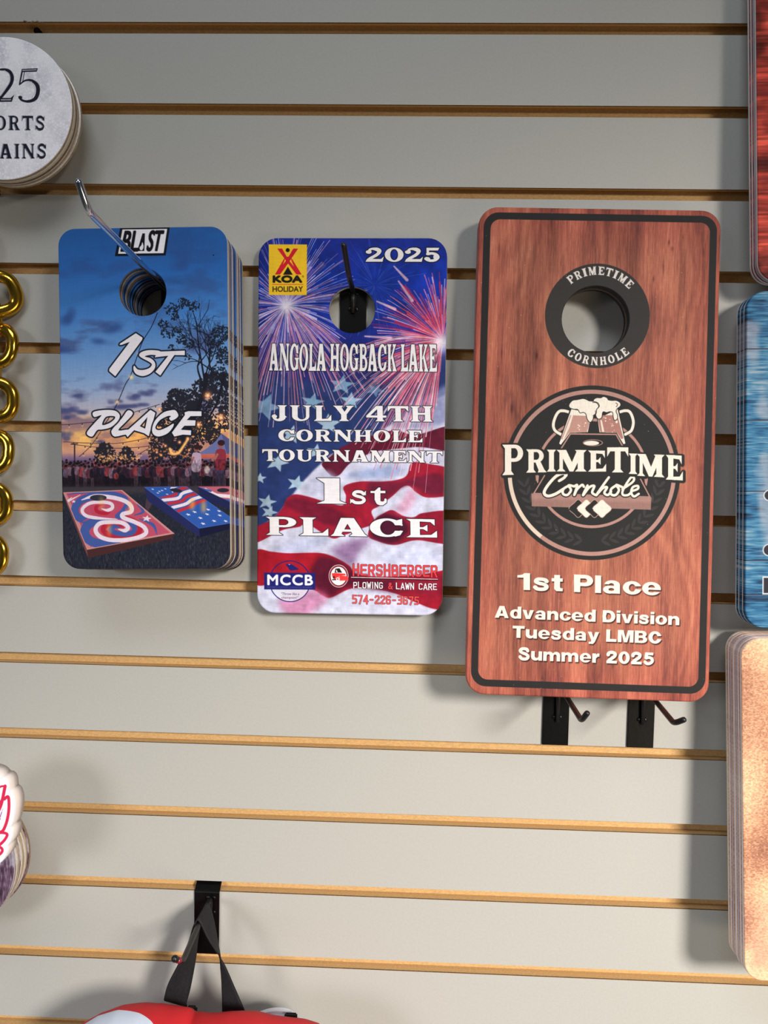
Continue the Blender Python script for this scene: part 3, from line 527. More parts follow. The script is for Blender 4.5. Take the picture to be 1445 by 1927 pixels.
    for cs, cut in [([[(448, 92), (535, 150), (530, 178), (185, 648), (105, 578), (110, 548), (370, 205), (265, 243), (238, 243), (245, 225)]], None),
                    ([smooth([(765, 328), (700, 312), (600, 312), (520, 335), (490, 372), (520, 408), (620, 462), (655, 498), (620, 542), (540, 565), (470, 555), (428, 508), (418, 560), (455, 620), (540, 645), (630, 615), (695, 545), (695, 470), (640, 415), (565, 392), (640, 372), (735, 375)], 4, True), [(690, 405), (735, 330), (1080, 318), (1080, 378), (945, 376), (765, 640), (700, 590), (865, 385)]], None),
                    ([smooth([(350, 1085), (415, 1130), (320, 1240), (225, 1345), (355, 1335), (345, 1385), (345, 1440), (320, 1402), (180, 1428), (135, 1370), (160, 1315), (270, 1190)], 3, True), [(640, 1080), (705, 1120), (620, 1425), (560, 1385), (430, 1345), (345, 1435), (310, 1375), (350, 1340)]], [[(602, 1175), (572, 1325), (505, 1292)]]),
                    ([smooth([(1000, 1165), (915, 1225), (882, 1190), (905, 1165), (860, 1165), (760, 1220), (705, 1310), (750, 1345), (850, 1310), (938, 1260), (930, 1310), (860, 1390), (750, 1428), (680, 1400), (662, 1330), (700, 1220), (800, 1120), (900, 1088), (965, 1090)], 4, True)], None),
                    ([[(1080, 1115), (1130, 1100), (1300, 1103), (1300, 1165), (1160, 1165), (1110, 1215), (1225, 1220), (1220, 1290), (1080, 1290), (1035, 1340), (1168, 1350), (1165, 1412), (1060, 1405), (950, 1430), (918, 1378), (1085, 1150)]], None)]:
        C.text([(1, cs)]+([(-1, cut)] if cut else []), wh, ol, bk)
    C.zoom(90, 700, 3.705)
    C.text([(1, [smooth([(318, 262), (400, 248), (470, 254), (502, 285), (490, 325), (440, 370), (380, 385), (345, 390), (310, 435), (272, 408), (330, 335), (375, 285), (325, 298)], 4, True)]), (-1, [smooth([(405, 298), (460, 292), (468, 308), (430, 340), (380, 352)], 4, True)])], wh, ol, bk)
    # sign at the top
    C.zoom(90, 320, 3.705)
    C.poly([[(502, 400), (843, 396), (815, 591), (466, 595)]], (18, 20, 30)); C.poly([[(517, 413), (825, 409), (801, 575), (488, 579)]], (226, 222, 226))
    C.text(bfont('BL', [(537, 426), (640, 425), (622, 560), (508, 560)]), (18, 18, 26), bold=2.6); C.text(bfont('ST', [(708, 424), (802, 423), (776, 557), (684, 558)]), (18, 18, 26), bold=2.6)
    C.poly([[(655, 440), (672, 440), (668, 560), (620, 560)]], (18, 18, 26)); C.poly([smooth([(655, 500), (663, 530), (655, 553), (640, 553), (636, 535), (648, 520)], 4, True)], (226, 222, 226))
    C.poly([ell(1145, 590, 5, 5)], (20, 24, 50))
    C.a *= (.96+.08*(.5*vnoise(H, W, 1.6, 20, 8)+.5*vnoise(H, W, 30, 1.6, 9)))[..., None]
    return C

def woodgrain(H, W, seed, along=0):
    """rotary-sawn timber printed on the sheet, grain running down (0) or across (1)"""
    if along: return woodgrain(W, H, seed, 0).transpose(1, 0, 2)[:, ::-1]
    base = fbm(H, W, 460, 60, seed, 4); fine = fbm(H, W, 110, 3.2, seed+5, 3); flow = fbm(H, W, 500, 150, seed+9, 2)
    yy, xx = np.mgrid[0:H, 0:W]
    rings = .5+.5*np.sin((flow*10+xx/30.0)*2.2+fbm(H, W, 200, 14, seed+3, 2)*3); hatch = fbm(H, W, 26, 2.2, seed+21, 2)
    t = .48*base+.22*fine+.11*rings+.19*hatch
    return ramp(t, [(.22, (104, 62, 58)), (.38, (142, 82, 68)), (.5, (166, 98, 80)), (.62, (184, 114, 90)), (.8, (208, 142, 110))])

def art_tavern():
    C = Canvas(228.6, 457.2, RES, [(901.4, 389.8), (1356.6, 397), (1336.4, 1320.4), (875.3, 1305.5)])
    H, W = C.H, C.W; yy, xx = np.mgrid[0:H, 0:W]; v = yy/H; u = xx/W
    C.a = woodgrain(H, W, 31)
    pl = np.array([1.0, .93, 1.04, .96, 1.05, .98])[np.clip((u*6).astype(int), 0, 5)]; C.a *= pl[..., None]
    edge = np.clip(1-np.minimum(np.minimum(u, 1-u)*2, np.minimum(v, 1-v)*3)/.30, 0, 1)[..., None]
    C.a = C.a*(1-.55*edge)+C.a*np.array([1.0, .80, .84])*.55*edge
    C.zoom(0, 0, 1)
    blk = (44, 42, 42)
    def rrect(x0, y0, x1, y1, r): return np.concatenate([ell(x1-r, y1-r, r, r, 12, 0, 90), ell(x0+r, y1-r, r, r, 12, 90, 180), ell(x0+r, y0+r, r, r, 12, 180, 270), ell(x1-r, y0+r, r, r, 12, 270, 360)])
    m = fill([rrect(.021*W, .0115*H, .984*W, .983*H, .062*W), rrect(.050*W, .0255*H, .955*W, .969*H, .040*W)[::-1]], 0, 0, W, H)
    C.put((m, (0, 0, W, H)), blk)
    rn = random.Random(12)
    for _ in range(26):
        x, y = rn.uniform(.08, .92)*W, rn.uniform(.05, .95)*H; L_ = rn.uniform(4, 16)*RES/4
        m_ = fill([ell(x, y, rn.uniform(1, 2.6), L_, 12)], 0, 0, W, H) if False else None
        C.zoom(0, 0, 1); q = np.array([[x, y]]); p0 = (int(x), int(y)); w_, h_ = rn.randint(2, 5), rn.randint(8, 34)
        ya, yb, xa, xb = max(p0[1]-h_*2, 0), min(p0[1]+h_*2, H), max(p0[0]-w_*3, 0), min(p0[0]+w_*3, W)
        g2, g1 = np.mgrid[ya:yb, xa:xb]; k_ = np.exp(-((g1-x)/w_)**2-((g2-y)/h_)**2)[..., None]*rn.uniform(.2, .5); C.a[ya:yb, xa:xb] *= 1-k_*np.array([.8, .9, .8])
    # ring about the hole
    C.zoom(1020, 490, 6.881); C.poly([ell(716, 714, 679, 672, 90)], (58, 54, 52))
    cr = (226, 216, 210)
    def ringtext(t, cx, cy, r0, r1, a0, a1, top):
        n = len(t)
        ws = [SLAB[c][0]*.5+30 for c in t]; T = sum(ws); a = a0
        for c, w in zip(t, ws):
            da = (a1-a0)*w/T; m = a+da/2; hw = abs(da)*.40; s = 1 if a1 > a0 else -1; a += da
            P = lambda ang, r: (cx+r*math.cos(math.radians(ang)), cy+r*math.sin(math.radians(ang)))
            q = [P(m-s*hw, r1), P(m+s*hw, r1), P(m+s*hw*1.05, r0), P(m-s*hw*1.05, r0)] if top else [P(m-s*hw, r0), P(m+s*hw, r0), P(m+s*hw, r1), P(m-s*hw, r1)]
            C.text(run(SLAB, c, q), cr, bold=.3)
    ringtext('PRIMETIME', 716, 718, 535, 640, -131, -40, True)
    ringtext('CORNHOLE', 716, 710, 535, 640, 130, 48, False)
    # round emblem
    C.zoom(860, 700, 2.470); bd = (44, 43, 42); cop = (176, 132, 122); crm = (232, 222, 208)
    cx, cy = 628, 464; C.poly([ell(cx, cy, 412, 405, 110)], bd)
    rr = ell(cx, cy, 383, 376, 140); C.poly(stroke(np.concatenate([rr, rr[:1]]), 19), cop)
    C.poly(stroke(ell(cx, cy, 383, 376, 40, 128, 186), 18, False), (222, 204, 184), .9)
    rr = ell(cx, cy+2, 256, 248, 100); C.poly(stroke(np.concatenate([rr, rr[:1]]), 13), cop)
    for k in range(11):
        for s in (-1, 1):
            a = math.radians(90+s*(8+k*7)); r = 318; x, y = cx+r*math.cos(a), cy+r*math.sin(a)
            for d in (-.6, .6):
                b = a+s*1.57+d; C.poly([smooth([(x, y), (x+math.cos(b-.3)*26, y+math.sin(b-.3)*26), (x+math.cos(b)*50, y+math.sin(b)*50), (x+math.cos(b+.3)*26, y+math.sin(b+.3)*26)], 3, True)], (62, 59, 60), .8)
    C.zoom(1020, 720, 7.225); bk = (42, 41, 40)
    # mugs
    for hd, in [([(375, 390), (300, 372), (235, 380), (185, 450), (155, 560), (180, 640), (265, 695)],), ([(1060, 385), (1130, 368), (1190, 380), (1230, 450), (1245, 540), (1215, 640), (1135, 690)],)]:
        q = smooth(hd, 6); C.poly(stroke(q, 56), bk); C.poly(stroke(q, 38), crm)
    C.poly([[(385, 335), (690, 400), (655, 540), (560, 690), (330, 760), (262, 842), (225, 815)]], bk); C.poly([[(400, 350), (680, 400), (650, 540), (625, 660), (380, 670), (258, 832), (235, 815)]], crm)
    C.poly([[(385, 430), (605, 440), (648, 545), (612, 660), (375, 665), (290, 770), (262, 755)]], (186, 140, 128)); C.poly([[(400, 430), (425, 430), (375, 600), (290, 775), (275, 765)]], crm, .9)
    C.poly([[(745, 440), (1045, 330), (1145, 815), (1115, 828), (1010, 690), (770, 665)]], bk); C.poly([[(760, 480), (1030, 345), (1138, 812), (1112, 822), (1020, 672), (785, 662)]], crm)
    C.poly([[(765, 490), (830, 430), (970, 430), (1040, 470), (1110, 745), (1080, 752), (1025, 668), (795, 660)]], (170, 120, 110)); C.poly([[(795, 500), (815, 495), (850, 655), (820, 655)]], crm, .9)
    foamL = [(375, 285), (420, 235), (480, 225), (560, 210), (610, 225), (640, 240), (710, 250), (760, 270), (775, 310), (740, 350), (735, 400), (700, 440), (690, 490), (655, 522), (620, 480), (600, 410), (560, 388), (520, 395), (490, 350), (430, 345), (380, 325)]
    foamR = [(705, 240), (740, 200), (800, 200), (840, 182), (885, 200), (900, 225), (950, 235), (1010, 235), (1058, 260), (1065, 300), (1020, 340), (1005, 380), (1025, 430), (1020, 480), (990, 495), (975, 450), (965, 390), (925, 378), (880, 390), (840, 378), (820, 400), (810, 460), (770, 478), (740, 440), (735, 360), (770, 310)]
    for q in (foamR, foamL): q = smooth(q, 5, True); C.poly(stroke(q, 18), bk); C.poly([q], crm)
    for q in ([(690, 258), (740, 262), (770, 300), (765, 335)], [(728, 370), (728, 410), (695, 438)], [(1005, 262), (1030, 285), (1012, 318)]): C.poly(stroke(smooth(q), 7), bk)
    C.poly([ell(1017, 520, 15, 19)], crm); rn = random.Random(2)
    for x, y in [(595, 535), (580, 555), (512, 577), (495, 600), (510, 628), (580, 580), (845, 462), (868, 470), (866, 508), (925, 487), (935, 545), (957, 550), (950, 575), (970, 570), (983, 633), (962, 655), (495, 565)]: C.poly([ell(x, y, rn.uniform(4, 11), rn.uniform(4, 11), 12)], crm)
    C.poly([[(380, 668), (1020, 668), (1120, 850), (1140, 1000), (180, 1000), (262, 880)]], bk)
    for p in [[(262, 885), (388, 684), (1010, 690), (1100, 850)]]: C.poly(stroke(p, 18), cop)
    C.poly([ell(694, 804, 137, 46)], cop); C.poly([ell(694, 804, 125, 37)], bk); C.poly([ell(675, 808, 104, 31)], crm)
    C.zoom(930, 830, 3.905)
    # deck front and sides
    C.poly([[(330, 235), (1090, 255), (1160, 400), (1155, 420), (280, 400), (280, 375)]], bk)
    C.poly([[(310, 248), (330, 246), (325, 300), (316, 300)], [(1105, 262), (1126, 262), (1122, 315), (1116, 315)]], cop)
    C.poly(stroke([(372, 245), (292, 378), (1148, 402), (1072, 258)], 9), cop)
    C.poly([[(275, 378), (1158, 402), (1155, 495), (277, 472)]], (150, 112, 104)); C.poly([[(275, 378), (1158, 402), (1158, 440), (275, 420)]], (176, 136, 126), .6, 5)
    for k, (x, c) in enumerate([(620, bk), (680, crm), (740, bk), (795, crm)]):
        d = smooth([(x-68, 488), (x-30, 450), (x, 424), (x+30, 450), (x+68, 488), (x+30, 526), (x, 552), (x-30, 526)], 3, True)
        C.poly(stroke(d, 8), (200, 160, 146)); C.poly([d], c)
    for q, w in [([(530, 245), (510, 228), (455, 252), (395, 318), (368, 372), (395, 396), (450, 382), (510, 345)], 22), ([(478, 285), (515, 262), (532, 238)], 20), ([(545, 322), (510, 345), (508, 380), (540, 388), (566, 352), (548, 318), (590, 325)], 18), ([(590, 325), (612, 318), (590, 388), (612, 345), (648, 314), (662, 328)], 18), ([(688, 318), (655, 390), (700, 332), (738, 322), (722, 368), (745, 388)], 18), ([(845, 258), (800, 320), (752, 390), (800, 338), (832, 332), (812, 372), (838, 388), (862, 362)], 18), ([(900, 316), (862, 345), (862, 382), (895, 388), (920, 350), (900, 314), (945, 330)], 18), ([(945, 345), (1020, 292), (1030, 262), (1005, 262), (952, 345), (948, 385), (985, 388), (1012, 366)], 17), ([(1010, 360), (1058, 342), (1058, 320), (1022, 330), (1010, 368), (1030, 398), (1066, 378)], 17)]:
        C.poly(stroke(smooth(q, 6), w+16), bk); C.poly(stroke(smooth(q, 6), w+22), (150, 120, 112), .0)
    for q, w in [([(530, 245), (510, 228), (455, 252), (395, 318), (368, 372), (395, 396), (450, 382), (510, 345)], 22), ([(478, 285), (515, 262), (532, 238)], 20), ([(545, 322), (510, 345), (508, 380), (540, 388), (566, 352), (548, 318), (590, 325)], 18), ([(590, 325), (612, 318), (590, 388), (612, 345), (648, 314), (662, 328)], 18), ([(688, 318), (655, 390), (700, 332), (738, 322), (722, 368), (745, 388)], 18), ([(845, 258), (800, 320), (752, 390), (800, 338), (832, 332), (812, 372), (838, 388), (862, 362)], 18), ([(900, 316), (862, 345), (862, 382), (895, 388), (920, 350), (900, 314), (945, 330)], 18), ([(945, 345), (1020, 292), (1030, 262), (1005, 262), (952, 345), (948, 385), (985, 388), (1012, 366)], 17), ([(1010, 360), (1058, 342), (1058, 320), (1022, 330), (1010, 368), (1030, 398), (1066, 378)], 17)]:
        C.poly(stroke(smooth(q, 6), w), crm)
    quads = [('P', 55, 215, 20, 245, 20, 238), ('R', 232, 388, 54, 226, 54, 222), ('I', 388, 456, 56, 218, 56, 216), ('M', 460, 682, 58, 216, 58, 216), ('E', 690, 825, 62, 216, 62, 216), ('T', 832, 988, 38, 222, 38, 222), ('I', 990, 1056, 82, 232, 84, 234), ('M', 1052, 1256, 86, 246, 92, 258), ('E', 1262, 1390, 92, 272, 98, 280)]
    for gr in (16, 0):
        for ch, x0, x1, ya, yb, yc, yd in quads:
            it = run(SLAB, ch, [(x0, ya), (x1, yc), (x1, yd), (x0, yb)])
            if gr: C.text([(o, [np.asarray(c)+[5, 4] for c in cs]) for o, cs in it if o > 0], bk, gr*C.k/C.Z[2], bk); C.text([(o, c) for o, c in it if o > 0], bk, 5, bk)
            else: C.text(it, crm)
    wt = (232, 222, 210)
    def heavy(t, q): C.text(run(BLACK, t, q, 9), wt, shadow=(3, 4, 1, (50, 30, 28), .9))
    C.zoom(920, 1060, 3.803)
    heavy('1st', [(205, 62), (533, 70), (533, 194), (205, 183)]); heavy('Place', [(613, 72), (1237, 98), (1237, 221), (612, 198)])
    heavy('Advanced Division', [(44, 298), (1372, 348), (1370, 434), (42, 384)])
    heavy('Tuesday LMBC', [(172, 441), (1242, 480), (1240, 568), (170, 527)])
    heavy('Summer 2025', [(214, 597), (1192, 632), (1190, 720), (212, 687)])
    C.a *= (.95+.1*(.6*vnoise(H, W, 14, 1.7, 8)+.4*vnoise(H, W, 1.7, 20, 9)))[..., None]
    rn = random.Random(5)
    C.zoom(860, 370, 1)
    for _ in range(160): C.poly([ell(rn.uniform(20, 500), rn.uniform(20, 960), rn.uniform(.3, 1), rn.uniform(.3, 1), 6)], (196, 190, 186), .6)
    return C

def art_round():
    C = Canvas(127, 127, RES, [(-129, 68), (137, 68), (137, 334), (-129, 334)])
    H, W = C.H, C.W; rs = np.random.RandomState(3)
    yy, xx = np.mgrid[0:H, 0:W]; pts = rs.rand(3200, 2)*[H, W]
    g = 16; cell = {}
    for p in pts: cell.setdefault((int(p[0]//g), int(p[1]//g)), []).append(p)
    d1 = np.full((H, W), 1e9); d2 = np.full((H, W), 1e9)
    for (i, j), L in cell.items():
        a, b, c, d = max((i-1)*g, 0), min((i+2)*g, H), max((j-1)*g, 0), min((j+2)*g, W)
        if b <= a or d <= c: continue
        for p in L:
            q = (yy[a:b, c:d]-p[0])**2+(xx[a:b, c:d]-p[1])**2; A, B = d1[a:b, c:d], d2[a:b, c:d]
            d2[a:b, c:d] = np.minimum(B, np.maximum(A, q)); d1[a:b, c:d] = np.minimum(A, q)
    e = np.clip((np.sqrt(d2)-np.sqrt(d1))/5, 0, 1); n = fbm(H, W, 70, 50, 4, 4)
    t = .55*n+.25*e+.1+.1*fbm(H, W, 8, 8, 9, 2)
    C.a = ramp(t, [(.2, (198, 194, 204)), (.42, (228, 224, 230)), (.65, (246, 242, 246))])
    C.zoom(0, 0, 4.588); ink = (30, 32, 46)
    lt = (206, 204, 212)
    C.poly([[(186, 585), (326, 579), (316, 607), (180, 612)]], ink); C.poly(stroke([(190, 590), (164, 716)], 13)+stroke([(208, 606), (192, 690)], 6), ink)
    q = smooth([(166, 716), (212, 684), (268, 682), (318, 720), (326, 780), (300, 838), (240, 860), (184, 850), (160, 822)], 6); k = np.linspace(0, 1, len(q)); C.poly(stroke(q, np.interp(k, [0, .2, .4, .6, .8, 1], [9, 16, 34, 32, 18, 16])), ink); C.poly([ell(170, 828, 17, 15)], ink)
    C.poly(stroke(smooth([(268, 694), (298, 735), (298, 785), (270, 832)], 6), 8), lt); C.poly(stroke([(192, 597), (312, 592)], 7), lt)
    q = smooth([(-80, 660), (-50, 606), (10, 590), (70, 604), (98, 655), (82, 715), (40, 775), (-10, 835), (-30, 858)], 6); k = np.linspace(0, 1, len(q)); C.poly(stroke(q, np.interp(k, [0, .2, .4, .6, .8, 1], [16, 14, 30, 34, 26, 18])), ink)
    C.poly([[(-70, 832), (84, 832), (116, 804), (94, 864), (-70, 866)]], ink); C.poly(stroke(smooth([(30, 600), (72, 630), (76, 690), (40, 750), (-6, 812)], 6), 8), lt); C.poly(stroke([(0, 848), (84, 847)], 8), lt)
    C.text(run(SLAB, 'ORTS', [(-60, 984), (384, 982), (386, 1106), (-60, 1106)], 14), ink, inline=(.9, 2, (208, 206, 214)))
    C.text(run(SLAB, 'AINS', [(-20, 1224), (398, 1220), (400, 1346), (-20, 1350)], 14), ink, inline=(.9, 2, (208, 206, 214)))
    return C

def art_blue():
    C = Canvas(152.4, 304.8, 3, [(1408, 547), (1727, 547), (1727, 1187), (1408, 1187)])
    H, W = C.H, C.W; yy, xx = np.mgrid[0:H, 0:W]
    t = .45*fbm(H, W, 60, 80, 3, 4)+.55*fbm(H, W, 3, 40, 8, 3)
    C.a = ramp(t, [(.2, (44, 48, 60)), (.36, (44, 84, 122)), (.47, (58, 122, 168)), (.6, (92, 152, 186)), (.75, (170, 190, 204)), (.9, (220, 216, 216))])
    pale = np.clip((fbm(H, W, 130, 90, 12, 3)-.52)*7, 0, 1)[..., None]*.55; C.a = C.a*(1-pale)+pale*np.array([212, 200, 206])/255
    C.zoom(0, 0, 1)
    for y in (655, 790, 925, 1057, 1122): C.poly([_rc(1400, y, 1740, y+2.2)], (50, 46, 58), .8); C.poly([_rc(1400, y+2.2, 1740, y+3.4)], (170, 200, 220), .5)
    for (x, y, r) in [(1452, 934, 11), (1452, 1038, 12)]: C.poly([ell(x, y, r, r)], (228, 232, 238)); C.poly([ell(x, y, r-2.2, r-2.2)], (58, 54, 62))
    C.poly([_rc(1440, 1088, 1484, 1123)], (228, 232, 238)); C.poly([_rc(1442.5, 1091, 1481, 1120)], (58, 54, 62))
    return C
def art_red():
    C = Canvas(152.4, 304.8, 3, [(1422, -108), (1744, -108), (1744, 536), (1422, 536)])
    H, W = C.H, C.W; C.a = woodgrain(H, W, 57, 1); n = fbm(H, W, 5, 90, 6, 3)
    yy, xx = np.mgrid[0:H, 0:W]; d = np.clip((fbm(H, W, 60, 70, 7, 3)-.45)*4, 0, 1)[..., None]
    C.a *= (np.array([.95, .60, .60])*(.65+.75*n[..., None]))*(1-.45*d)
    return C
def art_tan():
    C = Canvas(152.4, 304.8, 3, [(1394, 1203), (1717, 1203), (1717, 1848), (1394, 1848)])
    H, W = C.H, C.W; n = .62*fbm(H, W, 190, 120, 3, 2)+.38*fbm(H, W, 2.2, 4, 8, 2)
    C.a = ramp(n, [(.25, (146, 98, 80)), (.42, (190, 136, 106)), (.56, (224, 176, 138)), (.72, (244, 206, 166))])
    yy, xx = np.mgrid[0:H, 0:W]; e = np.clip((yy/H-.62)/.38, 0, 1)[..., None]*.35*np.clip((fbm(H, W, 60, 60, 4)-.3)*3, 0, 1)[..., None]; C.a = C.a*(1-e)+e*np.array([130, 82, 84])/255
    return C
def art_slate():
    C = Canvas(127, 127, 3, [(-212, 1483), (42, 1483), (42, 1737), (-212, 1737)])
    H, W = C.H, C.W; t = .5*fbm(H, W, 30, 50, 3, 4)+.5*fbm(H, W, 22, 3, 8, 3)
    C.a = ramp(t, [(.25, (50, 36, 50)), (.45, (98, 74, 92)), (.6, (140, 130, 150)), (.8, (196, 196, 208))]); return C
# ------------------------------------------------------------------ helpers
def nodes(name):
    mt = bpy.data.materials.new(name); mt.use_nodes = True; nt = mt.node_tree
    return mt, nt, nt.nodes['Principled BSDF'], nt.links
def S(c):
    return tuple((k/255/12.92 if k/255 <= .04045 else ((k/255+.055)/1.055)**2.4) for k in c)+(1,)
def mat(name, col, rough=.5, metal=0, spec=.5, noise=0, nscale=40, stretch=(1, 1, 1), bump=0, coat=0, col2=None):
    mt, nt, b, L = nodes(name)
    b.inputs['Base Color'].default_value = S(col); b.inputs['Roughness'].default_value = rough; b.inputs['Metallic'].default_value = metal
    b.inputs['Specular IOR Level'].default_value = spec; b.inputs['Coat Weight'].default_value = coat
    if noise or bump or col2:
        tc = nt.nodes.new('ShaderNodeTexCoord'); mp = nt.nodes.new('ShaderNodeMapping'); mp.inputs['Scale'].default_value = stretch
        no = nt.nodes.new('ShaderNodeTexNoise'); no.inputs['Scale'].default_value = nscale; no.inputs['Detail'].default_value = 5; no.inputs['Roughness'].default_value = .6
        L.new(tc.outputs['Object'], mp.inputs[0]); L.new(mp.outputs[0], no.inputs['Vector'])
        if noise or col2:
            rp = nt.nodes.new('ShaderNodeValToRGB'); c2 = col2 or tuple(k*(1-noise) for k in col)
            rp.color_ramp.elements[0].position = .3; rp.color_ramp.elements[1].position = .7
            rp.color_ramp.elements[0].color = S(c2); rp.color_ramp.elements[1].color = S(col)
            L.new(no.outputs['Fac'], rp.inputs[0]); L.new(rp.outputs[0], b.inputs['Base Color'])
        if bump:
            bp = nt.nodes.new('ShaderNodeBump'); bp.inputs['Strength'].default_value = bump; bp.inputs['Distance'].default_value = .0004
            L.new(no.outputs['Fac'], bp.inputs['Height']); L.new(bp.outputs[0], b.inputs['Normal'])
    return mt
def printed(name, canvas, rough=.55, spec=.07, coat=0, gain=1.0):
    mt, nt, b, L = nodes(name); im = canvas.image(name, gain)
    t = nt.nodes.new('ShaderNodeTexImage'); t.image = im; t.interpolation = 'Cubic'; t.extension = 'EXTEND'
    L.new(t.outputs[0], b.inputs['Base Color']); b.inputs['Roughness'].default_value = rough; b.inputs['Specular IOR Level'].default_value = spec
    b.inputs['Coat Weight'].default_value = coat; b.inputs['Coat Roughness'].default_value = .2
    tc = nt.nodes.new('ShaderNodeTexCoord'); no = nt.nodes.new('ShaderNodeTexNoise'); no.inputs['Scale'].default_value = 900
    bp = nt.nodes.new('ShaderNodeBump'); bp.inputs['Strength'].default_value = .12; bp.inputs['Distance'].default_value = .0002
    L.new(tc.outputs['Object'], no.inputs['Vector']); L.new(no.outputs['Fac'], bp.inputs['Height']); L.new(bp.outputs[0], b.inputs['Normal'])
    return mt
def obj(name, me, mats, parent=None):
    if isinstance(me, bmesh.types.BMesh):
        bm = me; me = bpy.data.meshes.new(name); bm.to_mesh(me); bm.free()
    if not me.materials:
        for k in (mats if isinstance(mats, (list, tuple)) else [mats]): me.materials.append(k)
    o = bpy.data.objects.new(name, me); scene.collection.objects.link(o)
    if parent: o.parent = parent
    return o
def tag(o, label=None, cat=None, group=None, kind=None):
    for k, v in (('label', label), ('category', cat), ('group', group), ('kind', kind)):
        if v: o[k] = v
    return o
def empty(name, loc, label, cat, group=None):
    o = bpy.data.objects.new(name, None); scene.collection.objects.link(o); o.location = loc; o.empty_display_size = .01
    return tag(o, label, cat, group)
def mesh(verts, faces, mi=None, smooth=False):
    me = bpy.data.meshes.new('m'); me.from_pydata([tuple(v) for v in verts], [], faces); me.update()
    if mi is not None: me.polygons.foreach_set('material_index', mi)
    if smooth: me.polygons.foreach_set('use_smooth', [True]*len(me.polygons))
    return me
def tube(pts, r, n=14, caps=True, closed=False, sm=True):
    P = [Vector(p) for p in pts]; N = len(P); R = r if isinstance(r, (list, tuple)) else [r]*N
    vs, fs = [], []; T = []
    for i in range(N):
        a, b = (P[i-1], P[(i+1) % N]) if closed else (P[max(i-1, 0)], P[min(i+1, N-1)])
        T.append((b-a).normalized())
    u = T[0].orthogonal().normalized()
    for i in range(N):
        u = (u-T[i]*u.dot(T[i])).normalized(); w = T[i].cross(u)
        for k in range(n):
            a = 2*math.pi*k/n; vs.append(P[i]+(u*math.cos(a)+w*math.sin(a))*R[i])
    for i in range(N if closed else N-1):
        j = (i+1) % N
        for k in range(n): fs.append((i*n+k, i*n+(k+1) % n, j*n+(k+1) % n, j*n+k))
    if caps and not closed: fs.append(tuple(reversed(range(n)))); fs.append(tuple(range((N-1)*n, N*n)))
    return mesh(vs, fs, None, sm)
def box(x0, x1, y0, y1, z0, z1, bev=0):
    bm = bmesh.new(); bmesh.ops.create_cube(bm, size=1)
    for v in bm.verts: v.co = ((x0+x1)/2+v.co.x*(x1-x0), (y0+y1)/2+v.co.y*(y1-y0), (z0+z1)/2+v.co.z*(z1-z0))
    if bev: bmesh.ops.bevel(bm, geom=bm.edges[:], offset=bev, segments=2, affect='EDGES')
    return bm
def bend(pts, rad, seg=6):
    """round the corners of a polyline"""
    P = [Vector(p) for p in pts]; out = [P[0]]
    for i in range(1, len(P)-1):
        a, b = (P[i-1]-P[i]), (P[i+1]-P[i]); r = min(rad, a.length*.45, b.length*.45)
        p0, p1 = P[i]+a.normalized()*r, P[i]+b.normalized()*r
        for k in range(seg+1):
            t = k/seg; out.append(p0*(1-t)**2+P[i]*2*t*(1-t)+p1*t*t)
    out.append(P[-1]); return out

# ------------------------------------------------------------------ slat wall and floor
M_face = mat('warm grey laminate', (170, 167, 160), .55, spec=.3, noise=.035, nscale=420, bump=.05)
M_mdf = mat('raw fibreboard', (208, 168, 114), .85, spec=.1, noise=.14, nscale=900, stretch=(.5, 1, 1), bump=.5)
M_rim = mat('scorched laminate rim', (112, 78, 44), .9, spec=.1, noise=.4, nscale=500)
ZK = [-.0012, -.0762, -.1519, -.2275, -.3038, -.3801, -.4582, -.5331, -.6104, -.6873, -.7625, -.8382, -.9136, -.9888]
zk = {i: z for i, z in enumerate(ZK)}
for i in range(1, 7): zk[-i] = ZK[0]-(-i)*.0758 if False else ZK[0]+i*.0758
for i in range(14, 25): zk[i] = ZK[13]-(i-13)*.0758
GAP = .0098; X0, X1 = -1.22, 1.22
panel = obj('wall_back', box(X0, X1, .0106, .0190, FLOOR_Z, zk[-6]+.05), M_mdf)
tag(panel, 'grey slatwall panel of horizontal slats with raw wood grooves', None, None, 'structure')
rnd = random.Random(1)
for k in range(-5, 25):
    zt, zb = zk[k-1]-GAP, zk[k]
    prof = [(0, zt-.0004), (.0010, zt), (.0104, zt), (.0104, zb+.0052), (.0042, zb+.0052), (.0042, zb), (.0008, zb), (0, zb+.0004)]
    n = len(prof); N = 24; vs = []; fs = []; mi = []
    for i in range(N+1):
        x = X0+(X1-X0)*i/N
        vs += [(x, y, z) for y, z in prof]
    for i in range(N):
        for j in range(n):
            fs.append((i*n+j, i*n+(j+1) % n, (i+1)*n+(j+1) % n, (i+1)*n+j)); mi.append({0: 2, 7: 0, 6: 2}.get(j, 1))
    fs += [tuple(reversed(range(n))), tuple(range(N*n, N*n+n))]; mi += [1, 1]
    obj('slat', mesh(vs, fs, mi), [M_face, M_mdf, M_rim], panel)
lowest = zk[24]-GAP
obj('slat', box(X0, X1, 0, .0104, FLOOR_Z, lowest), M_face, panel)
obj('slat', box(X0, X1, 0, .0104, zk[-6], zk[-6]+.05), M_face, panel)
M_dark = mat('black hole', (14, 12, 10), .9, spec=0)
sc_ = obj('screw_hole', tube([(-.3665, .0035, -.0070), (-.3665, .0101, -.0070)], .0031, 16), M_dark, panel)
crumbs = bmesh.new()
for i in range(16):
    mtx = Matrix.Translation((-.3715+rnd.uniform(-.006, .012), rnd.uniform(-.0008, .001), -.0008+rnd.uniform(-.0008, .0006)))
    bmesh.ops.create_icosphere(crumbs, subdivisions=1, radius=rnd.uniform(.0004, .0012), matrix=mtx)
